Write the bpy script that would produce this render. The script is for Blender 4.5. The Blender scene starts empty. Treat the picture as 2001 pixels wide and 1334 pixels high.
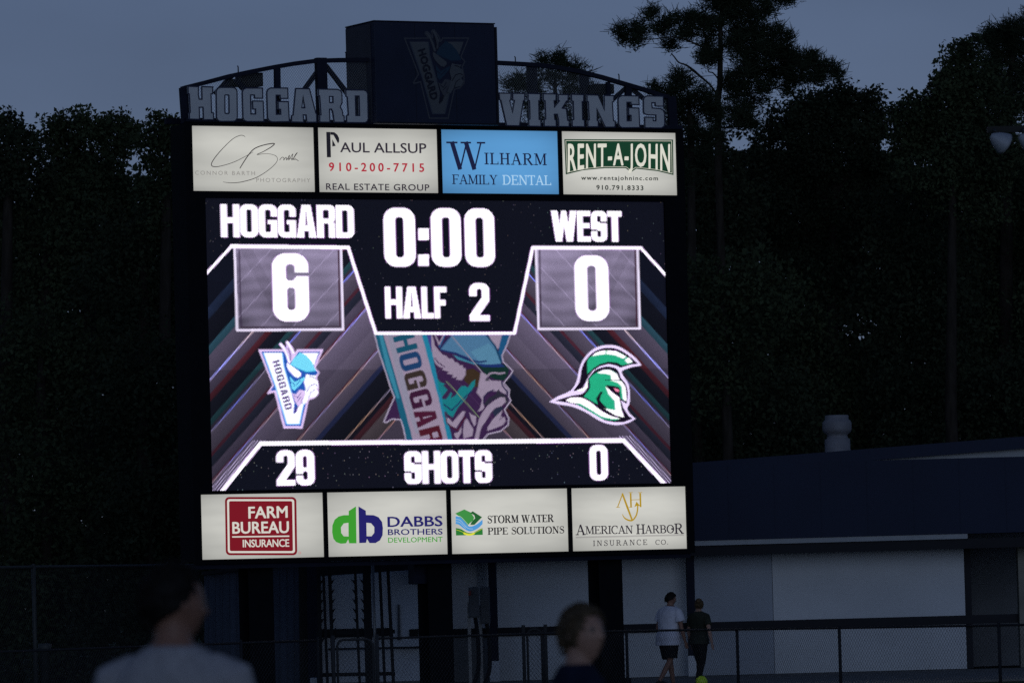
import bpy, math, random
import numpy as np
from mathutils import Vector, Matrix, noise
from mathutils.geometry import tessellate_polygon

random.seed(7); RNG = np.random.default_rng(7)
SC = bpy.context.scene
COL = SC.collection
R = math.radians

# ------------------------------------------------------------------ camera
CAM_H = 1.78
PITCH, ROLL = 4.41926345e-02, -2.65346722e-02
FPX = 200 / 36 * 2001
FWD = Vector((0, math.cos(PITCH), math.sin(PITCH)))
_r = Vector((1, 0, 0)); _u = _r.cross(FWD)
RGT = _r * math.cos(ROLL) + _u * math.sin(ROLL)
UPV = -_r * math.sin(ROLL) + _u * math.cos(ROLL)
EYE = Vector((0, 0, CAM_H))
cd = bpy.data.cameras.new('camera'); cam = bpy.data.objects.new('camera', cd); COL.objects.link(cam)
cam.matrix_world = Matrix(((RGT.x, UPV.x, -FWD.x, 0), (RGT.y, UPV.y, -FWD.y, 0), (RGT.z, UPV.z, -FWD.z, CAM_H), (0, 0, 0, 1)))
cd.lens = 200; cd.sensor_width = 36; cd.sensor_fit = 'HORIZONTAL'
cd.clip_start = 0.5; cd.clip_end = 5000
cd.dof.use_dof = True; cd.dof.focus_distance = 101.0; cd.dof.aperture_fstop = 5.6
SC.camera = cam

# ------------------------------------------------------------------ dusk light
SUN_EL, SUN_ROT = 1.0, 180.0            # the sun is going down behind the camera
w = bpy.data.worlds.new('World'); SC.world = w; w.use_nodes = True
nt = w.node_tree; nt.nodes.clear()
sky = nt.nodes.new('ShaderNodeTexSky'); sky.sky_type = 'NISHITA'; sky.sun_disc = False
sky.sun_elevation = R(SUN_EL); sky.sun_rotation = R(SUN_ROT)
sky.air_density = 1.0; sky.dust_density = 0.0; sky.ozone_density = 3.0
# hazy dusk: the belt just over the horizon is as blue grey as the sky above it
tc = nt.nodes.new('ShaderNodeTexCoord'); mp = nt.nodes.new('ShaderNodeMapping'); mp.inputs['Location'].default_value = (0, 0, .17)
tint = nt.nodes.new('ShaderNodeMix'); tint.data_type = 'RGBA'; tint.blend_type = 'MULTIPLY'; tint.inputs['Factor'].default_value = 1.0
tint.clamp_result = False; tint.inputs[7].default_value = (1.80, 1.25, 1.24, 1)
bg = nt.nodes.new('ShaderNodeBackground'); bg.inputs['Strength'].default_value = 0.15
wo = nt.nodes.new('ShaderNodeOutputWorld')
nt.links.new(tc.outputs['Generated'], mp.inputs[0]); nt.links.new(mp.outputs[0], sky.inputs[0])
cn = nt.nodes.new('ShaderNodeTexNoise'); cn.inputs['Scale'].default_value = 9.0; cn.inputs['Detail'].default_value = 4
cm = nt.nodes.new('ShaderNodeMapping'); cm.inputs['Scale'].default_value = (1, 1, 2.6)
cr_ = nt.nodes.new('ShaderNodeMapRange'); cr_.inputs['From Min'].default_value = .3; cr_.inputs['From Max'].default_value = .7; cr_.inputs['To Min'].default_value = .88; cr_.inputs['To Max'].default_value = 1.08
veil = nt.nodes.new('ShaderNodeVectorMath'); veil.operation = 'SCALE'
nt.links.new(tc.outputs['Generated'], cm.inputs[0]); nt.links.new(cm.outputs[0], cn.inputs['Vector']); nt.links.new(cn.outputs['Fac'], cr_.inputs[0])
nt.links.new(sky.outputs[0], tint.inputs[6]); nt.links.new(tint.outputs[2], veil.inputs[0]); nt.links.new(cr_.outputs[0], veil.inputs['Scale'])
nt.links.new(veil.outputs[0], bg.inputs['Color'])
nt.links.new(bg.outputs[0], wo.inputs['Surface'])
sl = bpy.data.lights.new('sun', 'SUN'); sl.energy = .27; sl.angle = R(40); sl.color = (.66, .79, 1)
so = bpy.data.objects.new('sun', sl); COL.objects.link(so); so.rotation_euler = (R(83.5), 0, R(10))     # the afterglow behind the camera
SC.view_settings.view_transform = 'Standard'; SC.view_settings.look = 'None'
SC.view_settings.exposure = 0.0; SC.view_settings.gamma = 1.0
SC.view_settings.use_curve_mapping = False
SC.cycles.use_denoising = False
SC.cycles.max_bounces = 5

# ------------------------------------------------------------------ helpers
def ray(px, py):
    return (FWD + RGT * ((px - 1000.5) / FPX) - UPV * ((py - 667) / FPX))
def at(px, py, y):                       # point of the photograph at depth y
    d = ray(px, py); return EYE + d * (y / d.y)
def ground_at(px, y):                    # ground point below a photo column
    p = at(px, 1160, y); return Vector((p.x, y, 0))
def horizon(px): return 1158.4 - 0.02654 * (px - 1000.5)

def tag(o, label=None, cat=None, group=None, kind=None):
    if label: o['label'] = label
    if cat: o['category'] = cat
    if group: o['group'] = group
    if kind: o['kind'] = kind
    return o
def empty(name, loc=(0, 0, 0), rz=0):
    o = bpy.data.objects.new(name, None); COL.objects.link(o); o.location = loc; o.rotation_euler = (0, 0, rz)
    o.empty_display_size = .2
    return o
def link(name, me, mat=None, parent=None, world=True):
    """link a mesh; world=True: vertices are world coordinates, kept so under the parent"""
    o = bpy.data.objects.new(name, me); COL.objects.link(o)
    if mat is not None and not me.materials: me.materials.append(mat)
    if parent is not None:
        o.parent = parent
        if world:
            o.matrix_parent_inverse = chain_inv(parent)
    return o
def chain_inv(p):
    m = Matrix()
    q = p
    while q is not None:
        m = q.matrix_parent_inverse @ q.matrix_basis @ m
        q = q.parent
    return m.inverted()

class MB:
    def __init__(s): s.v = []; s.f = []; s.m = []; s.sm = []
    def add(s, vs, fs, mi=0, smooth=False):
        n = len(s.v); s.v += [tuple(v) for v in vs]; s.f += [tuple(i + n for i in f) for f in fs]
        s.m += [mi] * len(fs); s.sm += [smooth] * len(fs); return s
    def box(s, c, size, rot=None, mi=0, ax=None):
        """ax: optional three axis vectors"""
        hx, hy, hz = size[0] / 2, size[1] / 2, size[2] / 2
        if ax is None:
            ax = (Vector((1, 0, 0)), Vector((0, 1, 0)), Vector((0, 0, 1)))
            if rot is not None:
                ax = tuple(rot @ a for a in ax)
        c = Vector(c)
        vs = [c + ax[0] * (x * hx) + ax[1] * (y * hy) + ax[2] * (z * hz) for x in (-1, 1) for y in (-1, 1) for z in (-1, 1)]
        return s.add(vs, [(0, 1, 3, 2), (4, 6, 7, 5), (0, 4, 5, 1), (2, 3, 7, 6), (0, 2, 6, 4), (1, 5, 7, 3)], mi)
    def bar(s, a, b, wd, dp, mi=0, side=None):
        a = Vector(a); b = Vector(b); d = (b - a); L = d.length; d.normalize()
        side = Vector(side) if side is not None else Vector((0, 1, 0))
        x = d.cross(side); 
        if x.length < 1e-4: x = d.cross(Vector((1, 0, 0)))
        x.normalize(); y = x.cross(d).normalized()
        return s.box((a + b) / 2, (wd, dp, L), ax=(x, y, d), mi=mi)
    def tube(s, pts, rad, n=8, mi=0, cap=True, smooth=True):
        pts = [Vector(p) for p in pts]
        if not hasattr(rad, '__len__'): rad = [rad] * len(pts)
        vs = []; fs = []
        up = None
        for i, p in enumerate(pts):
            d = (pts[min(i + 1, len(pts) - 1)] - pts[max(i - 1, 0)]).normalized()
            if up is None:
                up = Vector((0, 0, 1)) if abs(d.z) < .9 else Vector((1, 0, 0))
            x = d.cross(up)
            if x.length < 1e-5: x = d.cross(Vector((0, 1, 0)))
            x.normalize(); y = x.cross(d).normalized(); up = y
            for k in range(n):
                a = 2 * math.pi * k / n
                vs.append(p + (x * math.cos(a) + y * math.sin(a)) * rad[i])
        for i in range(len(pts) - 1):
            for k in range(n):
                k2 = (k + 1) % n
                fs.append((i * n + k, i * n + k2, (i + 1) * n + k2, (i + 1) * n + k))
        s.add(vs, fs, mi, smooth)
        if cap:
            m = len(s.v) - len(vs)
            s.f += [tuple(m + k for k in range(n - 1, -1, -1)), tuple(m + (len(pts) - 1) * n + k for k in range(n))]
            s.m += [mi, mi]; s.sm += [False, False]
        return s
    def mesh(s, name, mats=()):
        me = bpy.data.meshes.new(name); me.from_pydata(s.v, [], s.f)
        for m in mats: me.materials.append(m)
        me.polygons.foreach_set('material_index', s.m); me.polygons.foreach_set('use_smooth', s.sm)
        me.update(); return me
    def build(s, name, mats, parent=None, bevel=0):
        if not isinstance(mats, (list, tuple)): mats = [mats]
        o = link(name, s.mesh(name, mats), None, parent)
        if bevel:
            b = o.modifiers.new('bevel', 'BEVEL'); b.width = bevel; b.segments = 2; b.limit_method = 'ANGLE'
        return o

# ------------------------------------------------------------------ materials
def mat(name, col, rough=.7, spec=.3, metal=0, nscale=None, namt=.25, bump=0, col2=None, emit=None, estr=0, detail=6, stretch=None):
    m = bpy.data.materials.new(name); m.use_nodes = True; t = m.node_tree; b = t.nodes['Principled BSDF']
    b.inputs['Base Color'].default_value = (*col, 1); b.inputs['Roughness'].default_value = rough
    b.inputs['Specular IOR Level'].default_value = spec; b.inputs['Metallic'].default_value = metal
    if nscale:
        tc = t.nodes.new('ShaderNodeTexCoord'); n = t.nodes.new('ShaderNodeTexNoise'); n.inputs['Scale'].default_value = nscale
        n.inputs['Detail'].default_value = detail
        src = tc.outputs['Object']
        if stretch:
            mp = t.nodes.new('ShaderNodeMapping'); mp.inputs['Scale'].default_value = stretch
            t.links.new(src, mp.inputs[0]); src = mp.outputs[0]
        t.links.new(src, n.inputs['Vector'])
        r = t.nodes.new('ShaderNodeValToRGB'); r.color_ramp.elements[0].position = .3; r.color_ramp.elements[1].position = .7
        c2 = col2 or tuple(c * (1 - namt) for c in col)
        r.color_ramp.elements[0].color = (*c2, 1); r.color_ramp.elements[1].color = (*col, 1)
        t.links.new(n.outputs['Fac'], r.inputs[0]); t.links.new(r.outputs[0], b.inputs['Base Color'])
        if emit: t.links.new(r.outputs[0], b.inputs['Emission Color'])
        if bump:
            bp = t.nodes.new('ShaderNodeBump'); bp.inputs['Strength'].default_value = bump; bp.inputs['Distance'].default_value = .02
            t.links.new(n.outputs['Fac'], bp.inputs['Height']); t.links.new(bp.outputs[0], b.inputs['Normal'])
    elif emit:
        b.inputs['Emission Color'].default_value = (*col, 1)
    if emit: b.inputs['Emission Strength'].default_value = estr
    return m
def srgb(r, g, b):
    f = lambda c: (c / 255) / 12.92 if c / 255 <= .04045 else ((c / 255 + .055) / 1.055) ** 2.4
    return (f(r), f(g), f(b))
M = {}
M['frame'] = mat('dark_steel_frame', (.004, .0045, .008), .7, .12, nscale=6, namt=.35)
M['frame_blue'] = mat('navy_painted_steel', (.012, .015, .034), .65, .2, nscale=3, namt=.3)
M['box'] = mat('navy_header_vinyl', (.018, .024, .055), .6, .25, nscale=1.5, namt=.2)
M['box_side'] = mat('header_side_metal', (.05, .05, .07), .6, .3, nscale=2, namt=.3)
M['letter'] = mat('pale_letter_acrylic', (.66, .67, .70), .28, .5, nscale=2.5, namt=.12)
M['letter_edge'] = mat('letter_edge_blue', (.02, .025, .07), .5, .4)
M['wire'] = mat('galvanised_wire', (.20, .21, .22), .7, .3)
M['galv'] = mat('galvanised_pipe', (.28, .29, .31), .45, .5, metal=.5, nscale=8, namt=.3)
M['darkpipe'] = mat('dark_coated_pipe', (.030, .032, .038), .9, .1)
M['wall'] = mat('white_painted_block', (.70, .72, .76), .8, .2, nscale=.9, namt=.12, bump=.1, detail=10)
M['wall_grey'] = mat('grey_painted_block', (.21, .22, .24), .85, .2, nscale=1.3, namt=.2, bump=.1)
M['navy'] = mat('navy_metal_fascia', (.015, .024, .062), .6, .25, nscale=.6, namt=.18)
M['navy_dark'] = mat('dark_navy_trim', (.006, .007, .016), .6, .3, nscale=2, namt=.3)
M['white_trim'] = mat('white_trim_paint', (.42, .44, .47), .6, .3, nscale=4, namt=.15)
M['concrete'] = mat('concrete_apron', (.24, .235, .225), .9, .2, nscale=1.5, namt=.35, bump=.3, detail=10)
M['grass'] = mat('field_grass', (.035, .06, .018), .95, .1, nscale=3, col2=(.02, .035, .012), bump=.8, detail=12)
M['bark'] = mat('tree_bark', (.05, .042, .035), .95, .1, nscale=9, namt=.5, bump=.8, stretch=(1, 1, .25))
M['skin'] = mat('skin_fair', (.42, .25, .19), .5, .35, nscale=14, namt=.12)
M['skin2'] = mat('skin_tanned', (.30, .155, .11), .5, .35, nscale=14, namt=.12)
M['black'] = mat('black_plastic', (.012, .012, .013), .6, .3)
M['vent'] = mat('vent_galvanised_sheet', (.27, .27, .30), .7, .5, metal=.2, nscale=5, namt=.2)
def foliage(name, a, b):
    m = mat(name, a, .9, .08, nscale=1.1, col2=b, detail=3)
    return m
M['leaf'] = foliage('hardwood_leaves', (.062, .080, .042), (.034, .046, .025))
M['leaf2'] = foliage('dark_oak_leaves', (.045, .058, .034), (.026, .034, .021))
M['pine'] = foliage('pine_needles', (.038, .052, .032), (.022, .032, .019))

def emis(name, col, s=1.0, vary=.0, sc=1.2):
    """backlit print: lit from inside, with the faint unevenness of the tubes behind the sheet"""
    m = bpy.data.materials.new(name); m.use_nodes = True; t = m.node_tree; b = t.nodes['Principled BSDF']
    b.inputs['Base Color'].default_value = (*[c * .35 for c in col], 1); b.inputs['Roughness'].default_value = .4
    b.inputs['Emission Color'].default_value = (*col, 1); b.inputs['Emission Strength'].default_value = s
    if vary:
        tc = t.nodes.new('ShaderNodeTexCoord'); mp = t.nodes.new('ShaderNodeMapping'); mp.inputs['Scale'].default_value = (.35, .35, 1.6)
        n = t.nodes.new('ShaderNodeTexNoise'); n.inputs['Scale'].default_value = sc; n.inputs['Detail'].default_value = 3
        mr = t.nodes.new('ShaderNodeMapRange'); mr.inputs['From Min'].default_value = .3; mr.inputs['From Max'].default_value = .7
        mr.inputs['To Min'].default_value = s * (1 - vary); mr.inputs['To Max'].default_value = s * (1 + vary * .6)
        t.links.new(tc.outputs['Object'], mp.inputs[0]); t.links.new(mp.outputs[0], n.inputs['Vector'])
        sp = t.nodes.new('ShaderNodeSeparateXYZ'); t.links.new(tc.outputs['Generated'], sp.inputs[0]); last = mr.outputs[0]
        for ax_, k_ in (('X', .20), ('Z', .30)):                 # tubes sit behind the middle of the sheet
            q = []
            for op, v in (('SUBTRACT', .5), ('ABSOLUTE', 0), ('POWER', 3.0), ('MULTIPLY', -8 * k_), ('ADD', 1.0)):
                m_ = t.nodes.new('ShaderNodeMath'); m_.operation = op; m_.inputs[1].default_value = v
                t.links.new(q[-1].outputs[0] if q else sp.outputs[ax_], m_.inputs[0]); q.append(m_)
            mu = t.nodes.new('ShaderNodeMath'); mu.operation = 'MULTIPLY'; t.links.new(last, mu.inputs[0]); t.links.new(q[-1].outputs[0], mu.inputs[1]); last = mu.outputs[0]
        t.links.new(n.outputs['Fac'], mr.inputs[0]); t.links.new(last, b.inputs['Emission Strength'])
    m.cycles.emission_sampling = 'NONE'
    return m
M['pan_white'] = emis('backlit_cream_sheet', srgb(202, 201, 193), 1.0, .17)
M['pan_blue'] = emis('backlit_blue_sheet', srgb(92, 156, 210), 1.0, .10)
INK = {}
def ink(r, g, b):
    k = (r, g, b)
    if k not in INK: INK[k] = emis('backlit_ink_%d' % (len(INK) + 1), srgb(r, g, b), 1.0)
    return INK[k]

# ------------------------------------------------------------------ the board's own plane
BX, BZ, BYAW, BD = -5.47852962, 8.27458271 + CAM_H, 4.72547303e-01, 98.7722479
BC, BS = math.cos(BYAW), math.sin(BYAW)
BU = Vector((BC, BS, 0)); BN = Vector((BS, -BC, 0)); BO = Vector((BX, BD, BZ)); BV = Vector((0, 0, -1))
def bw(u, v, off=0.0): return BO + BU * u + BV * v + BN * off
def uv(px, py, off=0.0):
    d = ray(px, py); o = BO + BN * off
    t = (o - EYE).dot(BN) / d.dot(BN); p = EYE + d * t - o
    return p.dot(BU), -p.z
def bp(px, py, off=0.0):
    u, v = uv(px, py, off); return bw(u, v, off)
def Z(scale, ox, oy):                    # enlargement coordinates -> photograph pixels
    return lambda x, y: (x / scale + ox, y / scale + oy)
def rounded(x0, y0, x1, y1, r, n=5, sk=0):
    pts = []
    for cx, cy, a0 in ((x0 + r, y0 + r, 180), (x1 - r, y0 + r, 270), (x1 - r, y1 - r, 0), (x0 + r, y1 - r, 90)):
        for k in range(n + 1):
            a = R(a0 + 90 * k / n); pts.append((cx + r * math.cos(a) + sk * (cy + r * math.sin(a) - y0), cy + r * math.sin(a)))
    return pts

def slab(contours, off, depth, fn=None):
    """filled outline (with holes) on the board's plane as a slab; contours in photo px"""
    mb = MB()
    cs = [[fn(*p) if fn else p for p in c] for c in contours]
    w3 = [[bp(x, y, off) for x, y in c] for c in cs]
    fl = [[Vector((*uv(x, y, off), 0)) for x, y in c] for c in cs]
    tri = tessellate_polygon(fl)
    front = [p for c in w3 for p in c]
    mb.add(front, fix(tri, front))
    if depth:
        k = 0
        for c in w3:
            n = len(c); back = [p - BN * depth for p in c]
            mb.add(c + back, [(i, (i + 1) % n, n + (i + 1) % n, n + i) for i in range(n)])
    return mb
def fix(tris, pts):
    out = []
    for t in tris:
        a, b, c = (pts[i] for i in t)
        nn = (b - a).cross(c - a)
        if nn.length < 1e-12: continue
        out.append(tuple(t) if nn.dot(BN) > 0 else (t[0], t[2], t[1]))
    return out
_STEP = [0]
def ribbon(mb, pts, wd, off, closed=False, fn=None, mi=0, taper=None):
    """flat stroke along photo px points; wd in metres (number or list)"""
    P = [bp(*(fn(*p) if fn else p), off) for p in pts]
    n = len(P); W = [wd] * n if not hasattr(wd, '__len__') else wd
    vs = []
    for i in range(n):
        if closed: a, b = P[i - 1], P[(i + 1) % n]
        else: a, b = P[max(i - 1, 0)], P[min(i + 1, n - 1)]
        d0 = (P[i] - a); d1 = (b - P[i])
        d = (d0.normalized() if d0.length > 1e-9 else Vector()) + (d1.normalized() if d1.length > 1e-9 else Vector())
        if d.length < 1e-6: d = d1 if d1.length else Vector((1, 0, 0))
        d.normalize(); s = BN.cross(d).normalized()
        k = 1.0
        if d0.length > 1e-9 and d1.length > 1e-9:
            c = d0.normalized().dot(d); k = 1 / max(.55, c)
        vs += [P[i] - s * W[i] / 2 * k, P[i] + s * W[i] / 2 * k]
    fs = [(2 * i, 2 * i + 1, 2 * i + 3, 2 * i + 2) for i in range(n - 1)]
    if closed: fs.append((2 * n - 2, 2 * n - 1, 1, 0))
    mb.add(vs, [tuple(reversed(f)) for f in fs], mi)
    return mb
def smooth(pts, k=6):
    out = []
    n = len(pts)
    for i in range(n - 1):
        p0, p1, p2, p3 = pts[max(i - 1, 0)], pts[i], pts[i + 1], pts[min(i + 2, n - 1)]
        for j in range(k):
            t = j / k
            out.append(tuple(.5 * (2 * b + (c - a) * t + (2 * a - 5 * b + 4 * c - d) * t * t + (3 * b - a - 3 * c + d) * t ** 3)
                             for a, b, c, d in zip(p0, p1, p2, p3)))
    out.append(tuple(pts[-1])); return out

# text from Blender's built-in face, fitted between two baseline points
def text_mesh(body, bold=0.0, space=1.0):
    cu = bpy.data.curves.new('t', 'FONT'); cu.body = body; cu.size = 1; cu.offset = bold; cu.space_character = space
    cu.resolution_u = 3
    o = bpy.data.objects.new('t', cu); COL.objects.link(o)
    dg = bpy.context.evaluated_depsgraph_get(); dg.update()
    me = bpy.data.meshes.new_from_object(o.evaluated_get(dg))
    vs = [v.co.copy() for v in me.vertices]; fs = [tuple(p.vertices) for p in me.polygons]
    bpy.data.objects.remove(o); bpy.data.curves.remove(cu); bpy.data.meshes.remove(me)
    return vs, fs
def text(body, p0, p1, cap, material, parent, off, bold=0.0, space=1.0, fn=None, warp=None, name='lettering', capr=.727):
    """p0,p1 baseline ends in px (left, right); cap = cap height in px (up)"""
    vs, fs = text_mesh(body, 0, space)
    nv_ = len(vs); mult = []
    if bold > 0:                                         # heavier weight: overprinted copies, each a hair in front of the last
        sh_ = [(-bold, 0), (bold, 0), (0, -bold * .7), (0, bold * .7), (bold, bold * .6), (-bold, -bold * .6)]
    else: sh_ = []
    base_v, base_f = list(vs), list(fs)
    for j, (ax_, ay_) in enumerate(sh_):
        vs = vs + [Vector((v.x + ax_, v.y + ay_, v.z)) for v in base_v]; fs = fs + [tuple(i + nv_ * (j + 1) for i in f) for f in base_f]
    x0 = min(v.x for v in vs); x1 = max(v.x for v in vs)
    yb = 0.0; ch = capr
    mb = MB(); out = []
    for vi, v in enumerate(vs):
        s = (v.x - x0) / (x1 - x0); t = (v.y - yb) / ch
        if warp: q = warp(s, t)
        else: q = (p0[0] + (p1[0] - p0[0]) * s - .023 * cap * t, p0[1] + (p1[1] - p0[1]) * s - cap * t)
        if fn: q = fn(*q)
        out.append(bp(q[0], q[1], off + .0003 * (vi // nv_)))
    tri = []
    for f in fs:
        for k in range(1, len(f) - 1): tri.append((f[0], f[k], f[k + 1]))
    mb.add(out, fix(tri, out))
    return tag(mb.build(name, material, parent), kind='stuff')

# a high-contrast roman face drawn from strokes: T thick, t thin
def arc(cx, cy, rx, ry, a0, a1, n=14):
    return [(cx + rx * math.cos(R(a0 + (a1 - a0) * k / n)), cy + ry * math.sin(R(a0 + (a1 - a0) * k / n))) for k in range(n + 1)]
def serif_glyph(ch, T=.15, t=.05):
    """returns (width, [ (points, widths) ]) in units of cap height, y up"""
    S = []; se = .11
    def st(x0, y0, x1, y1, wd): S.append(([(x0, y0), (x1, y1)], [wd, wd]))
    def foot(x, y, l=se, r=se): S.append(([(x - l - T / 2 * .6, y), (x + r + T / 2 * .6, y)], [t, t]))
    def cur(pts, f):
        W = []
        for i, p in enumerate(pts):
            a = pts[max(i - 1, 0)]; b = pts[min(i + 1, len(pts) - 1)]
            dx, dy = b[0] - a[0], b[1] - a[1]; L = math.hypot(dx, dy) or 1
            W.append(t + (T * f - t) * abs(dy / L) ** 1.6)
        S.append((pts, W))
    h = t / 2
    if ch == 'I': st(.16, 0, .16, 1, T); foot(.16, h); foot(.16, 1 - h); return .32, S
    if ch == 'L': st(.16, 0, .16, 1, T); foot(.16, h); foot(.16, 1 - h); st(.16, h, .6, h, t); S.append(([(.6, 0), (.6, .26)], [t * 1.6, t * .6])); return .64, S
    if ch == 'H':
        for x in (.16, .62): st(x, 0, x, 1, T); foot(x, h); foot(x, 1 - h)
        st(.16, .52, .62, .52, t); return .78, S
    if ch == 'A':
        st(.10, 0, .37, 1, t * 1.1); S.append(([(.37, 1.0), (.66, 0)], [T, T])); st(.2, .35, .56, .35, t); foot(.10, h, .08, .08); foot(.66, h, .09, .08); return .78, S
    if ch == 'M':
        st(.13, 0, .13, 1, t * 1.1); foot(.13, h, .09, .09); S.append(([(.16, 1), (.46, .06)], [T, T])); st(.46, .06, .76, 1, t); st(.78, 0, .78, 1, T)
        foot(.78, h); foot(.10, 1 - h, .06, .06); foot(.8, 1 - h, .05, .08); return .94, S
    if ch == 'N':
        st(.13, 0, .13, 1, t * 1.1); foot(.13, h, .09, .09); foot(.12, 1 - h, .07, .05); S.append(([(.15, 1), (.66, .02)], [T, T])); st(.66, 0, .66, 1, t * 1.1); foot(.66, 1 - h, .09, .09); return .8, S
    if ch == 'W':
        S.append(([(.14, 1), (.36, 0)], [T, T])); st(.36, 0, .56, .95, t); S.append(([(.54, 1), (.77, 0)], [T, T])); st(.77, 0, .98, 1, t)
        foot(.14, 1 - h); foot(.54, 1 - h, .1, .1); foot(.98, 1 - h, .07, .07); return 1.1, S
    if ch == 'Y':
        S.append(([(.12, 1), (.38, .48)], [T, T * .9])); st(.40, .48, .64, 1, t); st(.39, 0, .39, .5, T); foot(.39, h); foot(.12, 1 - h, .07, .1); foot(.64, 1 - h, .08, .06); return .76, S
    if ch == 'V':
        S.append(([(.14, 1), (.38, 0)], [T, T])); st(.38, 0, .6, 1, t); foot(.14, 1 - h); foot(.6, 1 - h, .07, .07); return .72, S
    if ch == 'T':
        st(.34, 0, .34, 1, T); foot(.34, h); st(.03, 1 - h, .65, 1 - h, t); st(.04, 1, .04, .78, t * 1.2); st(.64, 1, .64, .78, t * 1.2); return .68, S
    if ch in 'EF':
        st(.16, 0, .16, 1, T); foot(.16, h, se, .02); foot(.16, 1 - h, se, .02); st(.16, 1 - h, .58, 1 - h, t); st(.58, 1, .58, .78, t * 1.2)
        st(.16, .52, .46, .52, t); st(.46, .62, .46, .42, t * 1.1)
        if ch == 'E': st(.16, h, .62, h, t); st(.62, 0, .62, .24, t * 1.2)
        else: foot(.16, h)
        return (.68 if ch == 'E' else .64), S
    if ch in 'OCQ':
        if ch == 'C':
            cur(arc(.40, .5, .34, .49, 48, 312), 1); st(.64, .97, .64, .68, t * 1.2); return .72, S
        cur(arc(.42, .5, .34, .49, 0, 360, 24), 1); return .84, S
    if ch == 'U':
        st(.16, .35, .16, 1, T); foot(.16, 1 - h); cur(arc(.39, .33, .23, .31, 180, 360), .8); st(.62, .3, .62, 1, t * 1.1); foot(.62, 1 - h, .08, .08); return .76, S
    if ch in 'PRBD':
        st(.16, 0, .16, 1, T); foot(.16, 1 - h, se, .02)
        if ch == 'D':
            foot(.16, h, se, .02); cur([(.16, 1 - h)] + arc(.34, .5, .36, .475, 90, -90) + [(.16, h)], 1); return .78, S
        foot(.16, h, se, se if ch != 'B' else .02)
        cur([(.16, 1 - h)] + arc(.36, .745, .22, .23, 90, -90) + [(.16, .515)], 1)
        if ch == 'B': cur([(.16, .515)] + arc(.38, .27, .25, .245, 90, -90) + [(.16, h)], 1); return .72, S
        if ch == 'R': S.append(([(.38, .5), (.68, 0)], [T * .9, T])); foot(.7, h, .02, .06); return .78, S
        return .66, S
    if ch == 'S':
        pts = smooth([(.52, .78), (.44, .95), (.28, .975), (.12, .86), (.12, .68), (.28, .56), (.42, .47), (.54, .32), (.50, .12), (.32, .025), (.15, .06), (.08, .25)], 4)
        n = len(pts); S.append((pts, [t + (T - t) * math.exp(-((i / n - .5) / .16) ** 2) for i in range(n)]))
        st(.52, .98, .52, .7, t * 1.1); st(.08, 0, .08, .3, t * 1.1); return .6, S
    if ch == '.': st(.1, .06, .1, .07, .12); S.append(([(.04, .07), (.17, .07)], [.13, .13])); return .2, S
    return .3, S
def serif_text(body, p0, p1, cap, material, parent, off, T=.15, t=.05, gap=.07, fn=None, name='lettering', caps=None):
    x = 0; parts = []
    for i, ch in enumerate(body):
        if ch == ' ': x += .34; continue
        wd, S = serif_glyph(ch, T, t)
        k = caps.get(i, 1.0) if caps else 1.0
        for pts, W in S: parts.append(([(x + px * k, py * k - (.0 if k == 1 else (k - 1) * .35)) for px, py in pts], [q * k for q in W]))
        x += wd * k + gap
    x -= gap
    mb = MB()
    o0 = fn(*p0) if fn else p0; o1 = fn(*p1) if fn else p1
    c1 = fn(p0[0], p0[1] - cap) if fn else (p0[0], p0[1] - cap)
    A = bp(*o0, off); B = bp(*o1, off); Cc = bp(*c1, off)
    ux = (B - A) / x; uy = (Cc - A); ch_m = uy.length
    uy = Vector((0, 0, 1)) * ch_m; sx = ux.length
    step = 0
    for pts, W in parts:
        step += 1
        e = BN * (.0003 * (step % 12))
        n = len(pts); vs = []
        for i, (a, b) in enumerate(pts):
            q0 = pts[max(i - 1, 0)]; q1 = pts[min(i + 1, n - 1)]
            dx, dy = (q1[0] - q0[0]) * sx, (q1[1] - q0[1]) * ch_m; L = math.hypot(dx, dy) or 1
            nx, ny = -dy / L, dx / L
            P = A + ux * a + uy * b + e
            hw = W[i] * ch_m / 2
            uxn = ux.normalized()
            vs += [P - (uxn * nx + Vector((0, 0, 1)) * ny) * hw, P + (uxn * nx + Vector((0, 0, 1)) * ny) * hw]
        mb.add(vs, [(2 * i, 2 * i + 2, 2 * i + 3, 2 * i + 1) for i in range(n - 1)])
    return tag(mb.build(name, material, parent), kind='stuff')

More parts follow.
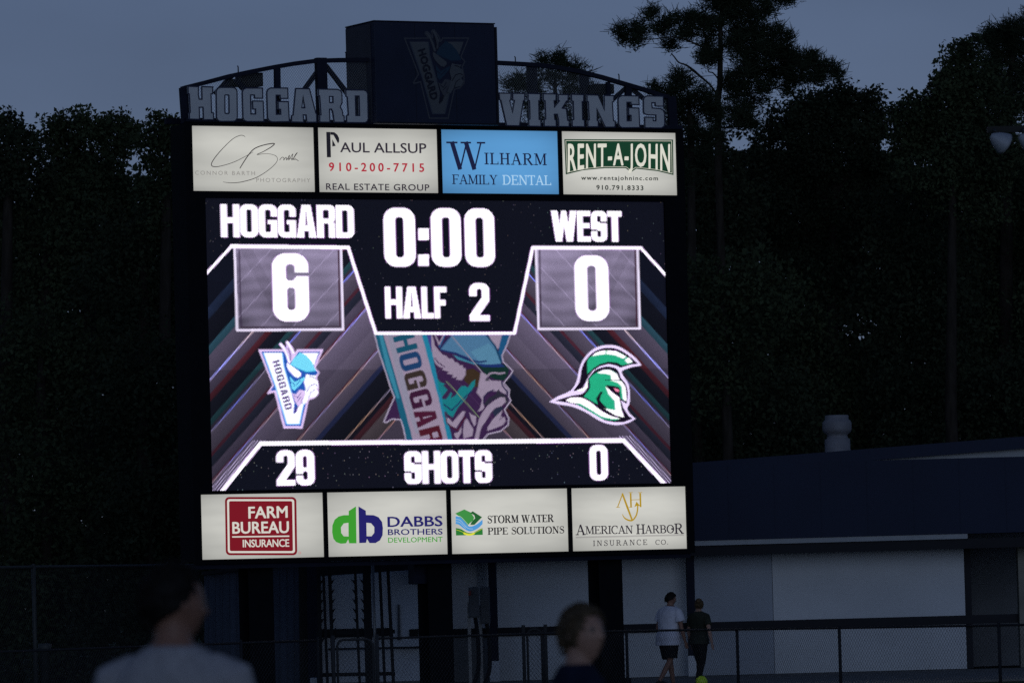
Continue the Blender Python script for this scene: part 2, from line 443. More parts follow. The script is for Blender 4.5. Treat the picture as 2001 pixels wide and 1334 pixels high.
# ------------------------------------------------------------------ drawn emblems (enlargement coordinates)
EMBLEM = [
 ([(105, 193), (440, 190), (392, 128), (398, 108), (425, 104), (462, 140), (500, 190), (484, 100), (495, 80), (522, 82), (582, 165), (612, 235), (640, 190), (1002, 190), (897, 440), (903, 458),
   (950, 508), (912, 580), (937, 690), (938, 800), (882, 862), (802, 888), (715, 1277), (453, 1277), (328, 782), (233, 806), (228, 795), (300, 680)], 'edge', 'p', 0),
 ([(148, 222), (462, 222), (545, 385), (660, 225), (958, 222), (868, 430), (912, 512), (882, 570), (905, 700), (905, 790), (868, 836), (775, 865), (692, 1242), (478, 1242), (350, 750), (272, 762), (322, 690)], 'blue', 'p', 0),
 ([(172, 240), (440, 240), (462, 420), (540, 700), (600, 930), (585, 1085), (650, 980), (742, 905), (676, 1222), (492, 1222), (335, 690)], 'white', 'p', 0),
 ([(180, 246), (345, 700), (497, 1212)], 'lblue', 'l', 16), ([(436, 246), (458, 430), (560, 780)], 'lblue', 'l', 14), ([(670, 1216), (735, 930)], 'lblue', 'l', 14), ([(500, 1216), (672, 1216)], 'lblue', 'l', 12),
 ([(705, 240), (932, 240), (872, 410), (822, 365), (745, 280)], 'white', 'p', 0),
 ([(412, 118), (462, 180), (500, 270), (532, 370)], 'edge', 'l', 34), ([(412, 118), (462, 180), (500, 270), (532, 370)], 'white', 'l', 18),
 ([(505, 92), (545, 160), (565, 230), (560, 335)], 'edge', 'l', 36), ([(505, 92), (548, 160), (590, 240)], 'white', 'l', 20), ([(520, 180), (548, 260), (545, 340)], 'dark', 'l', 14),
 ([(548, 398), (590, 318), (680, 232), (762, 275), (840, 360), (882, 450), (900, 482), (850, 505), (760, 497), (640, 450)], 'cyan', 'p', 0),
 ([(548, 402), (640, 458), (760, 505), (905, 490), (930, 512), (885, 560), (905, 540), (850, 525), (765, 522), (700, 565), (610, 450)], 'blue', 'p', 0),
 ([(555, 405), (650, 455), (770, 500), (890, 488)], 'cyan2', 'l', 12),
 ([(498, 375), (540, 400), (610, 450), (690, 510), (692, 550), (655, 582), (600, 560), (535, 490), (505, 440)], 'white', 'p', 0),
 ([(540, 560), (575, 600), (610, 640), (680, 600), (740, 568), (742, 600), (670, 690), (600, 758), (565, 730)], 'cyan', 'p', 0),
 ([(560, 640), (600, 670)], 'blue', 'l', 12), ([(600, 700), (690, 620)], 'blue', 'l', 10),
 ([(768, 530), (815, 545), (905, 552), (872, 592), (925, 625), (928, 700), (900, 735), (932, 780), (900, 838), (800, 858), (745, 945), (690, 900), (760, 740), (735, 640)], 'white', 'p', 0),
 ([(575, 790), (620, 812), (672, 745), (740, 755), (755, 800), (705, 930), (662, 990), (612, 905)], 'edge', 'p', 0),
 ([(600, 820), (650, 860), (690, 790)], 'dark', 'l', 9), ([(640, 900), (700, 840)], 'dark', 'l', 8), ([(690, 930), (720, 850)], 'dark', 'l', 7),
 ([(770, 770), (820, 690), (880, 668), (922, 690)], 'dark', 'l', 11), ([(800, 855), (830, 780), (880, 745)], 'dark', 'l', 10), ([(805, 560), (870, 575)], 'dark', 'l', 12),
 ([(590, 1085), (640, 1040), (660, 960), (620, 985)], 'dark', 'p', 0),
 ([(285, 748), (318, 712), (335, 740)], 'blue', 'p', 0),
]
HELMET = [
 (smooth([(65, 915), (200, 830), (380, 750), (470, 620), (515, 430), (565, 300), (680, 160), (800, 92), (950, 66), (1100, 88), (1250, 175), (1370, 275), (1442, 372)], 3) +
  smooth([(1300, 395), (1150, 455), (1180, 540), (1245, 650), (1270, 790), (1262, 940), (1230, 1010), (1270, 1090), (1357, 1165)], 3) +
  smooth([(1250, 1225), (1100, 1258), (950, 1242), (800, 1185), (600, 1062), (400, 982), (230, 955)], 3), 'edge', 'p', 0),
 (smooth([(425, 748), (515, 620), (550, 430), (605, 300), (705, 190), (825, 128), (950, 108), (1090, 130), (1240, 215), (1395, 348)], 3) +
  [(1285, 358), (1130, 405), (1060, 372), (950, 350), (820, 385), (720, 450), (655, 530), (600, 650), (560, 720), (470, 750)], 'black', 'p', 0),
 (smooth([(150, 897), (400, 822), (540, 800), (615, 740), (640, 640), (650, 560), (750, 445), (850, 402), (950, 388), (1060, 415), (1105, 470), (1140, 565), (1205, 645), (1240, 790), (1222, 940)], 3) +
  [(1150, 905), (1165, 1020), (1235, 1110), (1312, 1165), (1180, 1215), (1050, 1218), (900, 1192), (700, 1075), (500, 965), (330, 922)], 'black', 'p', 0),
 (smooth([(640, 495), (638, 300), (720, 222), (830, 162), (950, 150), (1090, 168), (1210, 235), (1308, 300)], 3) + [(1290, 338), (1150, 372), (1080, 330), (950, 315), (820, 352), (720, 418)], 'green', 'p', 0),
 ([(700, 235), (760, 185), (830, 158), (910, 148), (898, 205), (790, 215)], 'white', 'p', 0),
 ([(915, 200), (932, 150), (1060, 155), (1215, 240), (1170, 268), (1050, 218)], 'white', 'p', 0),
 ([(1195, 290), (1255, 252), (1308, 320), (1232, 338)], 'white', 'p', 0),
 (smooth([(665, 565), (745, 492), (870, 440), (980, 440), (1070, 490), (1110, 580)], 3) + [(1145, 605), (1200, 685), (1222, 880), (1200, 903), (1128, 862), (1108, 760), (1040, 692), (910, 668), (960, 770), (1060, 862), (1120, 900), (1150, 1050),
   (1182, 1142), (1070, 1105), (900, 1012), (820, 895), (850, 770), (765, 860), (792, 952), (700, 900), (580, 832), (645, 760), (678, 700)], 'green', 'p', 0),
 ([(780, 485), (870, 440), (980, 440), (1075, 500), (1112, 582), (995, 590), (985, 510), (890, 492)], 'white', 'p', 0),
 ([(985, 600), (1140, 602), (1202, 690), (1222, 880), (1206, 905), (1165, 865), (1150, 690), (1095, 628)], 'white', 'p', 0),
 ([(905, 680), (1000, 765), (1110, 850), (1142, 1030), (1182, 1142), (1060, 1100), (1045, 900), (955, 800)], 'white', 'p', 0),
 ([(880, 1008), (1070, 1042), (1182, 1145), (1050, 1112)], 'white', 'p', 0),
 ([(640, 580), (600, 700), (470, 745), (560, 752), (640, 700)], 'white', 'p', 0),
 ([(910, 663), (1040, 678), (1115, 700), (1132, 865), (1085, 805), (1000, 735)], 'black', 'p', 0),
 ([(1030, 705), (1112, 735), (1100, 768), (1052, 752)], 'pink', 'p', 0),
 ([(845, 775), (785, 860), (830, 930), (905, 1005)], 'black', 'l', 34), ([(905, 590), (1130, 590)], 'black', 'l', 12),
 ([(1130, 870), (1210, 925)], 'black', 'l', 22), ([(1130, 900), (1160, 1010), (1230, 1110)], 'black', 'l', 26), ([(1150, 910), (1195, 960), (1205, 1000)], 'edge', 'l', 26),
 (smooth([(315, 890), (400, 850), (550, 855), (680, 920), (820, 1030), (980, 1120), (1125, 1160)], 3) + [(1050, 1178), (850, 1132), (660, 1012), (520, 937), (400, 930)], 'white', 'p', 0),
 ([(450, 938), (540, 945), (660, 1012), (850, 1132), (1000, 1170), (1125, 1165), (1050, 1190), (950, 1182), (850, 1165), (700, 1075), (560, 985)], 'green', 'p', 0),
]

# ------------------------------------------------------------------ what the LED wall shows (one value per diode)
LU0 = uv(404.0, 534)[0]; LU1 = uv(1312.0, 943)[0]
LV0 = uv(402, 387)[1]; LV1 = uv(417, 959)[1]
NC = 306; PITCH_L = (LU1 - LU0) / NC; ROWP = PITCH_L * .56; NR = int(round((LV1 - LV0) / ROWP)); SS = 3   # staggered rows of diodes

def led_image():
    us = LU0 + (np.arange(NC * SS) + .5) * PITCH_L / SS
    vs = LV0 + (np.arange(NR * SS) + .5) * ROWP / SS
    U, V = np.meshgrid(us, vs)
    U = U + (((np.arange(NR * SS) // SS) % 2) * .5 - .25)[:, None] * PITCH_L
    def proj(U, V):
        x = BO.x + BU.x * U; y = BO.y + BU.y * U; z = BO.z - V - CAM_H
        f = y * FWD.y + z * FWD.z
        return (1000.5 + FPX * (x * RGT.x + y * RGT.y + z * RGT.z) / f, 667 - FPX * (x * UPV.x + y * UPV.y + z * UPV.z) / f)
    X, Y = proj(U, V)
    UM = np.where(U < (LU0 + LU1) / 2, U, LU0 + LU1 - U)
    XM, YM = proj(UM, V)
    H, Wd = X.shape
    img = np.zeros((H, Wd, 3))
    px_u = 1.0 / 96.0
    def region(pts, pad=2):
        x0 = min(p[0] for p in pts) - pad; x1 = max(p[0] for p in pts) + pad
        y0 = min(p[1] for p in pts) - pad; y1 = max(p[1] for p in pts) + pad
        m = (X >= x0) & (X <= x1) & (Y >= y0) & (Y <= y1)
        r = np.where(m.any(1))[0]; c = np.where(m.any(0))[0]
        if len(r) == 0 or len(c) == 0: return None
        return slice(r[0], r[-1] + 1), slice(c[0], c[-1] + 1)
    def inside(pts, x, y):
        c = np.zeros(x.shape, bool); n = len(pts)
        for i in range(n):
            x0, y0 = pts[i]; x1, y1 = pts[(i + 1) % n]
            if y0 == y1: continue
            m = (y0 > y) != (y1 > y)
            c ^= m & (x < (x1 - x0) * (y - y0) / (y1 - y0) + x0)
        return c
    clip = [None]
    def poly(pts, col, a=1.0, fn=None):
        if fn: pts = [fn(*p) for p in pts]
        s = region(pts)
        if s is None: return
        m = inside(pts, X[s], Y[s])
        if clip[0] is not None: m &= clip[0][s]
        c = np.array(col); v = img[s]; v[m] = v[m] * (1 - a) + c * a
    def line(pts, wd, col, a=1.0, fn=None, closed=False):
        if fn: pts = [fn(*p) for p in pts]
        if closed: pts = pts + pts[:1]
        s = region(pts, wd + 2)
        if s is None: return
        x, y = X[s], Y[s]; m = np.zeros(x.shape, bool)
        for (x0, y0), (x1, y1) in zip(pts[:-1], pts[1:]):
            dx, dy = x1 - x0, y1 - y0; L = dx * dx + dy * dy or 1e-9
            t = np.clip(((x - x0) * dx + (y - y0) * dy) / L, 0, 1)
            m |= (x - x0 - dx * t) ** 2 + (y - y0 - dy * t) ** 2 < (wd / 2) ** 2
        if clip[0] is not None: m &= clip[0][s]
        v = img[s]; v[m] = v[m] * (1 - a) + np.array(col) * a
    W1 = (1.55, 1.46, 1.66)
    # ---- glyphs of the heavy condensed face: x right 0..w, y down 0..1
    def rb(x, y, x0, y0, x1, y1, r):
        cx, cy = (x0 + x1) / 2, (y0 + y1) / 2; hx, hy = (x1 - x0) / 2 - r, (y1 - y0) / 2 - r
        dx = np.maximum(np.abs(x - cx) - hx, 0); dy = np.maximum(np.abs(y - cy) - hy, 0)
        return dx * dx + dy * dy <= r * r
    def bx(x, y, x0, y0, x1, y1): return (x >= x0) & (x <= x1) & (y >= y0) & (y <= y1)
    GW = dict(H=.53, O=.51, G=.52, A=.56, R=.53, D=.52, W=.80, E=.42, S=.50, T=.46, L=.38, F=.38)
    def glyph(ch, x, y):
        k = .175
        if ch.isdigit():
            w_ = .53; o = rb(x, y, 0, 0, w_, 1, .2)
            if ch == '0': return o & ~rb(x, y, .195, .155, .335, .845, .06), w_
            if ch == '6':
                o &= ~rb(x, y, .2, .16, .33, .40, .05); o &= ~bx(x, y, .33, .28, w_, .335); o &= ~rb(x, y, .21, .50, .33, .83, .05)
                o &= ~bx(x, y, .24, .3, .35, .36); return o, w_
            if ch == '9':
                o &= ~rb(x, y, .2, .60, .33, .84, .05); o &= ~bx(x, y, 0, .665, .2, .72); o &= ~rb(x, y, .2, .17, .32, .50, .05); return o, w_
            if ch == '2':
                top = rb(x, y, 0, 0, w_, .62, .2) & ~rb(x, y, .2, .15, .33, .5, .05) & ~bx(x, y, -.1, .34, .22, .8) & (y < .46)
                d = (x > (.92 - y) * .72 - .06) & (x < (.92 - y) * .72 + .20) & (y > .40) & (y < .86)
                d &= x < w_
                return top | d | bx(x, y, 0, .84, w_, 1) | bx(x, y, .33, .3, w_, .42), w_
        w_ = GW.get(ch, .5)
        if ch == 'H': return bx(x, y, 0, 0, k, 1) | bx(x, y, w_ - k, 0, w_, 1) | bx(x, y, 0, .40, w_, .57), w_
        if ch == 'O': return rb(x, y, 0, 0, w_, 1, .19) & ~rb(x, y, k, .16, w_ - k, .84, .05), w_
        if ch == 'D': return (rb(x, y, 0, 0, w_, 1, .17) | bx(x, y, 0, 0, .2, 1)) & ~rb(x, y, k, .16, w_ - k, .84, .05), w_
        if ch == 'G':
            o = rb(x, y, 0, 0, w_, 1, .19) & ~rb(x, y, k, .16, w_ - k, .84, .05) & ~bx(x, y, w_ - k - .03, .37, w_ + .1, .47)
            return o | bx(x, y, w_ / 2, .47, w_, .60) | bx(x, y, w_ - .13, .5, w_, 1), w_
        if ch == 'A':
            e = .155 * (1 - y)
            return (x > e) & (x < w_ - e) & (y >= 0) & (y <= 1) & ~((np.abs(x - w_ / 2) < .005 + .05 * (y - .12)) & (y > .2) & (y < .63)) & ~((np.abs(x - w_ / 2) < .07) & (y > .80)), w_
        if ch == 'R':
            o = (rb(x, y, 0, 0, w_, .56, .16) | bx(x, y, 0, 0, .2, 1) | bx(x, y, .2, .36, w_ - .1, .56)) & ~rb(x, y, k, .15, w_ - k, .42, .04)
            return o | bx(x, y, w_ - k - .01, .55, w_ - .01, 1) | bx(x, y, w_ - .2, .48, w_ - .05, .6), w_
        if ch == 'W':
            ok = (y >= 0) & (y <= 1)
            return ((np.abs(x - (.10 + .13 * y)) < .10) | (np.abs(x - (.40 - .15 * y)) < .075) | (np.abs(x - (.40 + .15 * y)) < .075) | (np.abs(x - (.70 - .13 * y)) < .10)) & ok, w_
        if ch == 'E': return bx(x, y, 0, 0, k, 1) | bx(x, y, 0, 0, w_, .17) | bx(x, y, 0, .40, w_ - .03, .56) | bx(x, y, 0, .83, w_, 1), w_
        if ch == 'F': return bx(x, y, 0, 0, k, 1) | bx(x, y, 0, 0, w_, .18) | bx(x, y, 0, .42, w_ - .03, .59), w_
        if ch == 'L': return bx(x, y, 0, 0, k, 1) | bx(x, y, 0, .83, w_, 1), w_
        if ch == 'T': return bx(x, y, w_ / 2 - .1, 0, w_ / 2 + .1, 1) | bx(x, y, 0, 0, w_, .18), w_
        if ch == 'S':
            o = rb(x, y, 0, 0, w_, 1, .18) & ~rb(x, y, .19, .16, w_ - .19, .36, .04) & ~rb(x, y, .19, .64, w_ - .19, .85, .04)
            o &= ~bx(x, y, w_ - .22, .34, w_ + .1, .40) & ~bx(x, y, -.1, .60, .2, .66)
            return o, w_
        return bx(x, y, 0, 0, w_, 1), w_
    def word(s, box, sp=.035, col=W1):
        x0, y0, x1, y1 = box
        ua, va = uv(x0, (y0 + y1) / 2 - (y1 - y0) / 2); ub, _ = uv(x1, y0); _, vb = uv(x0, y1)
        ua = (ua + uv(x0 + .0, y1)[0]) / 2; ub = (ub + uv(x1, y1)[0]) / 2
        va = (uv(x0, y0)[1] + uv(x1, y0)[1]) / 2; vb = (uv(x0, y1)[1] + uv(x1, y1)[1]) / 2
        wt = sum(GW.get(c, .53) for c in s) + sp * (len(s) - 1)
        yy = (V - va) / (vb - va); xx = (U - ua) / (ub - ua) * wt
        sl = region([(x0, y0), (x1, y1)], 12)
        o = 0.0
        for c in s:
            m, gw = glyph(c, xx[sl] - o, yy[sl])
            v = img[sl]; v[m] = col; o += gw + sp
    # ---- background bars, mirrored about the middle of the screen
    q = XM + .888 * YM
    K = (.012, .012, .022)
    bands = [(0, 940, (.006, .007, .02)), (940, 962, (.012, .03, .075)), (962, 1008, (.006, .006, .012)), (1008, 1026, (.015, .12, .15)),
             (1026, 1068, (.13, .105, .15)), (1068, 1071.5, (.85, .8, 1.4)), (1071.5, 1094, (.13, .10, .15)), (1094, 1108, (.14, .012, .02)),
             (1108, 1138, K), (1138, 1151, (.012, .10, .10)), (1151, 1160, (.05, .04, .06)), (1160, 1163, (.35, .38, 1.0)), (1163, 1198, (.15, .12, .16)),
             (1198, 1206, (.12, .015, .03)), (1206, 1225, (.03, .035, .06)), (1225, 1246, (.13, .10, .15)), (1246, 1250, (.16, .02, .04)), (1250, 1253, (.6, .5, 1.0)),
             (1253, 1300, (.22, .175, .25)), (1300, 1342, (.18, .145, .20)), (1342, 1345.5, (.15, .02, .04)), (1345.5, 1348.5, (.7, .5, .55)), (1348.5, 1378, (.19, .15, .20)), (1378, 1390, (.02, .035, .12)),
             (1390, 1437, K), (1437, 1440, (.7, .48, .38)), (1440, 1452, (.015, .01, .02)), (1452, 1466, (.13, .02, .025)), (1466, 1500, (.16, .12, .11)), (1500, 1503, (.7, .4, .5)), (1503, 3000, (.13, .10, .14))]
    for a, b, c in bands:
        m = (q >= a) & (q < b)
        sh = 1 - .35 * np.clip((q[m] - a) / (b - a), 0, 1) if b - a > 12 else np.ones(m.sum())
        img[m] = np.array(c)[None] * sh[:, None]
    # colour of the fine lines drifts along them
    fine = np.zeros(q.shape, bool)
    for a, b, c in bands:
        if b - a < 4 and c[2] > .3: fine |= (q >= a) & (q < b)
    ph = np.sin(YM[fine] * .05 + q[fine] * .3)
    img[fine] *= np.stack([1 + .35 * ph, .95 + .1 * ph, 1 - .5 * ph], 1)
    img *= .74
    gm = img.mean(2, keepdims=True); img = gm + (img - gm) * .74            # the picture played is greyish
    img *= np.array([.95, .90, 1.14]) * .92
    low = Y > 721 - (X - 858) * .004
    img[low] *= .72
    img[(Y > 548) & (Y < 600) & (q < 1250)] *= .85
    img *= (1 + .25 * np.clip((760 - Y) / 200, -.6, 1))[..., None] * .95
    # extra hairlines crossing at bottom corners
    hl = (q > 1255) & (YM > 860) & (XM < 520) & ((q % 7) < 2.0); img[hl] = (.6, .5, .8)
    # ---- black header and footer
    NV = (.0035, .0035, .009)
    Lp = [(404, 534), (453, 481), (681, 483.5), (735, 651), (1006, 651), (1041.5, 484), (1253, 484.5), (1302, 538)]
    Bp = [(432, 962), (510, 866), (1219, 860), (1300, 946)]
    poly([(380, 536)] + Lp + [(1330, 540), (1330, 370), (380, 370)], NV)
    poly([(400, 990)] + Bp + [(1330, 990)], NV)
    blk = np.zeros(X.shape, bool)
    blk[inside([(380, 536)] + Lp + [(1330, 540), (1330, 370), (380, 370)], X, Y)] = 1
    ft = inside([(400, 990)] + Bp + [(1330, 990)], X, Y)
    # faint stuck diodes sprinkled over the dark areas
    def specks(mask, n, lo, hi):
        rr, cc = np.where(mask[::SS, ::SS]); k = RNG.choice(len(rr), n, replace=False)
        for a, b in zip(rr[k], cc[k]):
            img[a * SS:(a + 1) * SS, b * SS:(b + 1) * SS] += RNG.uniform(lo, hi) * np.array([RNG.uniform(.6, 1.2), RNG.uniform(.6, 1.1), RNG.uniform(.6, 1.4)])
    specks(blk, 260, .01, .05); specks(ft, 240, .01, .10)
    # ---- score boxes
    for x0, x1, flip in ((459, 670, 0), (1048, 1250, 1)):
        bxp = [(x0, 485), (x1 - 2, 486), (x1 + 2, 643), (x0 + 5, 644)]
        m = inside(bxp, X, Y)
        xx = (X[m] - x0) / (x1 - x0); yy = (Y[m] - 485) / 160
        if flip: xx = 1 - xx
        g = .36 * (1 - .50 * yy) * (.75 + .35 * xx) + .05 * np.sin(11 * xx - 6 * yy ** 2) * np.sin(5 * yy + 3 * xx)
        g += .03 * np.sin(40 * yy + 2 * np.sin(6 * xx))
        lin = ((X[m] if not flip else 2 * (x0 + x1) / 2 - X[m]) + Y[m] * .95) % 62 < 2.2
        g = np.clip(g, .06, 1) + lin * .16
        img[m] = np.stack([g * .90, g * .76, g * 1.18], 1)
        # fold of the curtain
        dk = np.abs((xx - .1) * 1.2 - yy * .5) < .07; idx = np.where(m)
        img[idx[0][dk], idx[1][dk]] *= .84
        line([(x0 + 9, 489), (x0 + 13, 639)], 2.6, (.05, .03, .07)) if not flip else line([(x0 + 7, 489), (x0 + 10, 639)], 2.6, (.05, .03, .06))
        line([(x1 - 8, 489), (x1 - 5, 638)], 3.2, (.06, .02, .04)); line([(x0 + 12, 639), (x1 - 5, 638)], 2.4, (.05, .03, .05))
    # ---- the large see-through emblem in the middle
    z2 = Z(5.8, 730, 640)
    clip[0] = (Y > 651) & (Y < 863)
    PK = (.34, .27, .38); PD = (.040, .012, .065); TE = (.010, .11, .19)
    sil = [(0, 60), (10, 90), (60, 260), (140, 500), (190, 660), (240, 790), (180, 920), (120, 1060), (140, 1080), (210, 1035), (310, 1040), (340, 1130), (375, 1300),
           (1250, 1300), (1270, 1230), (1400, 1180), (1500, 1150), (1550, 1060), (1480, 940), (1550, 840), (1540, 700), (1480, 620), (1590, 480), (1480, 390), (1465, 330), (1550, 60)]
    poly(sil, PD, .92, z2)
    poly([(5, 60), (120, 60), (240, 480), (350, 860), (470, 1300), (375, 1300), (250, 790), (140, 480)], TE, 1, z2)
    poly([(60, 60), (95, 60), (225, 520), (300, 800), (270, 800), (150, 460)], (.04, .24, .36), 1, z2)
    poly([(110, 60), (545, 60), (640, 420), (740, 800), (860, 1300), (455, 1300), (340, 860), (230, 480)], PK, 1, z2)
    poly([(150, 60), (215, 60), (310, 400), (400, 760), (520, 1200), (480, 1200), (330, 760)], (.26, .28, .38), .6, z2)
    poly([(545, 60), (630, 60), (690, 400), (770, 760), (905, 1300), (850, 1300), (740, 800), (640, 420)], (.015, .22, .36), 1, z2)
    poly([(600, 60), (660, 60), (665, 280), (700, 400)], (.06, .05, .25), 1, z2)
    # letters running down the arm
    def arm_word(s, o, d, c, per, cols, fn, sp=.06):
        ox, oy = o; x = 0
        for i, ch in enumerate(s):
            gw = GW.get(ch, .5)
            # parallelogram of this glyph
            corners = [(ox + d[0] * (per * i + a) / per * 1 + c[0] * b, oy + d[1] * (per * i + a) / per + c[1] * b) for a, b in ((0, 0), (per, 0), (per, 1), (0, 1))]
            cc = [fn(*p) for p in corners]
            sl = region(cc)
            if sl is None: continue
            p0 = np.array(cc[0]); e1 = np.array(cc[1]) - p0; e2 = np.array(cc[3]) - p0
            det = e1[0] * e2[1] - e1[1] * e2[0]
            dx = X[sl] - p0[0]; dy = Y[sl] - p0[1]
            a = (dx * e2[1] - dy * e2[0]) / det; b = (e1[0] * dy - e1[1] * dx) / det
            a = (a - sp) / (1 - 2 * sp)
            m, _ = glyph(ch, a * gw, 1 - b)
            m &= (a >= 0) & (a <= 1) & (b >= 0) & (b <= 1)
            if clip[0] is not None: m &= clip[0][sl]
            v = img[sl]; v[m] = cols[min(i, len(cols) - 1)]
    arm_word('HOGGARD', (218, 95), (58, 211), (235, -60), 1, [(.008, .085, .15), (.012, .05, .15), (.04, .026, .022), (.045, .008, .035), (.07, .008, .03), (.08, .008, .018), (.08, .008, .014)], z2)
    zu = Z(7.794, 840, 645); zl = Z(7.794, 840, 745)
    BL = (.075, .19, .34); NB = (.010, .025, .12)
    poly([(165, 285), (240, 200), (330, 90), (350, 50), (850, 50), (990, 250), (1088, 490), (1080, 518), (900, 522), (780, 522), (680, 480), (560, 400), (400, 350), (250, 320)], BL, 1, zu)
    poly([(620, 330), (900, 200), (1000, 300), (1085, 480), (1080, 515), (880, 520), (780, 500)], (.10, .26, .40), .8, zu)
    poly([(350, 370), (480, 415), (600, 455), (700, 495), (780, 522), (700, 528), (560, 485), (430, 445)], (.05, .22, .32), 1, zu)
    line([(170, 300), (250, 322), (400, 352), (560, 420), (680, 470), (760, 484), (860, 470)], 3.2, NB, 1, zu); line([(430, 392), (650, 482)], 2.2, NB, 1, zu)
    line([(240, 50), (150, 250)], 3.4, (.012, .10, .26), 1, zu); line([(345, 50), (168, 275)], 2.2, NB, 1, zu)
    poly([(880, 50), (1112, 50), (1085, 180), (1042, 292), (960, 180)], PK, 1, zu)
    poly([(1112, 50), (1232, 50), (1180, 210), (1120, 360), (1110, 480), (1085, 430), (1050, 330), (1064, 220)], (.012, .09, .22), 1, zu)
    line([(850, 50), (1000, 245), (1095, 490)], 3.4, (.006, .05, .12), 1, zu)
    poly([(700, 505), (900, 525), (1090, 510), (1150, 520), (1212, 592), (1195, 680), (1130, 765), (1000, 745), (880, 692), (790, 600)], (.006, .028, .022), 1, zu)
    poly([(700, 505), (900, 525), (1090, 508), (1160, 560), (1000, 562), (820, 562)], (.012, .03, .15), 1, zu)
    poly([(560, 600), (660, 580), (760, 640), (780, 700), (740, 860), (640, 870), (520, 760)], (.045, .025, .012), 1, zu)
    poly([(25, 60), (52, 100), (80, 230), (150, 320), (205, 375), (250, 385), (290, 430), (350, 432), (385, 485), (430, 490), (465, 540), (500, 525), (515, 575), (552, 575), (548, 680), (520, 720), (488, 762), (400, 750), (425, 715), (340, 722), (362, 680), (258, 660), (300, 632), (185, 602), (215, 575), (150, 560), (90, 510), (50, 400), (30, 250)], PK, 1, zu)
    line([(80, 420), (130, 490), (230, 560)], 1.8, PD, 1, zu)
    line([(80, 60), (145, 215), (218, 60)], 3.0, PK, 1, zu)
    poly([(780, 640), (835, 655), (880, 720), (860, 770), (890, 840), (960, 865), (1010, 805), (1080, 762), (1112, 830), (1200, 930), (780, 930), (735, 880)], PK, 1, zu)
    line([(868, 712), (920, 658), (985, 645), (1060, 660), (1140, 648)], 3.2, PK, 1, zu)
    poly([(845, 765), (872, 722), (935, 742), (965, 790), (1012, 800), (955, 858), (885, 838)], (.012, .014, .03), 1, zu); line([(895, 745), (965, 782)], 1.6, PK, 1, zu)
    # lower half of the face
    poly([(785, -10), (740, 80), (715, 170), (760, 220), (800, 280), (770, 400), (732, 465), (792, 440), (832, 400), (822, 340), (812, 280), (850, 200), (960, 130), (1060, 120), (1100, 170), (1182, 205), (1192, 120), (1120, 50), (1085, -10)], PK, 1, zl)
    line([(975, 130), (880, 172), (828, 232), (820, 330)], 2.4, (.02, .015, .06), 1, zl)
    line([(1098, 0), (1108, 70), (1180, 150), (1172, 205)], 2.4, (.02, .018, .07), 1, zl)
    poly([(826, 350), (900, 250), (1000, 200), (1040, 130), (1060, 120), (1075, 175), (1135, 190), (1185, 240), (1196, 315), (1160, 360), (1150, 270), (1080, 235), (960, 280), (870, 375)], (.025, .022, .04), 1, zl)
    poly([(1080, 235), (1150, 245), (1162, 310), (1100, 372), (1000, 402), (930, 480), (860, 600), (800, 680), (770, 760), (740, 920), (672, 920), (710, 760), (750, 580), (800, 480), (880, 370), (1000, 280)], PK, 1, zl)
    poly([(990, 420), (1090, 380), (1130, 402), (1060, 480), (1000, 540), (962, 470)], (.02, .025, .055), 1, zl)
    poly([(880, 752), (882, 700), (960, 580), (1060, 480), (1118, 432), (1082, 530), (1142, 542), (1160, 600), (1120, 660), (1000, 712)], PK, 1, zl); line([(1130, 522), (1070, 582)], 1.6, PD, 1, zl)
    TL = (.010, .20, .23)
    poly([(120, 735), (165, 790), (240, 815), (180, 850), (230, 930), (140, 930)], TL, 1, zu)
    poly([(120, 0), (200, 50), (275, 130), (190, 240), (150, 120)], TL, 1, zl)
    poly([(188, 262), (250, 270), (330, 160), (345, 180), (320, 255), (400, 205), (440, 120), (490, 70), (545, 65), (585, 95), (640, 10), (695, -30), (690, 60), (560, 250), (430, 400), (352, 548), (280, 500), (208, 400)], TL, 1, zl)
    line([(220, 352), (338, 440), (500, 275), (640, 150)], 2.4, (.012, .02, .10), 1, zl)
    for pg in ([(250, 550), (300, 560), (350, 622), (420, 540), (500, 450), (545, 455), (520, 530), (400, 712), (330, 672), (270, 622)], [(530, 600), (570, 560), (602, 620), (670, 730), (650, 830), (520, 870), (508, 760)],
               [(600, 460), (640, 502), (712, 530), (702, 660), (680, 682), (640, 600)], [(370, 790), (440, 770), (490, 680), (482, 780), (430, 880), (392, 850)]):
        poly(pg, PK, 1, zl)
    line([(235, 470), (265, 640), (390, 730), (430, 740), (540, 540)], 2.2, (.07, .008, .02), 1, zl)
    line([(320, 70), (810, 650), (880, 690)], 1.7, (.30, .26, .34), 1, zu); line([(260, 0), (510, 270), (750, 545)], 1.5, (.22, .30, .16), 1, zl)
    OL = (.42, .36, .50)
    line([(10, 60), (60, 260), (140, 500), (190, 660), (240, 790), (180, 920), (120, 1065), (145, 1075), (210, 1035), (310, 1040), (340, 1130), (375, 1300)], 2.6, OL, 1, z2)
    line([(1235, 50), (1180, 220), (1105, 385), (1122, 480), (1268, 618), (1225, 690), (1130, 800)], 2.6, OL, 1, zu)
    line([(1125, 20), (1215, 125), (1208, 230), (1238, 290), (1142, 428), (1205, 560), (1198, 660), (1080, 755), (890, 800), (820, 880)], 2.6, OL, 1, zl)
    clip[0] = None
    # ---- small emblem
    z1 = Z(7.02, 490, 655)
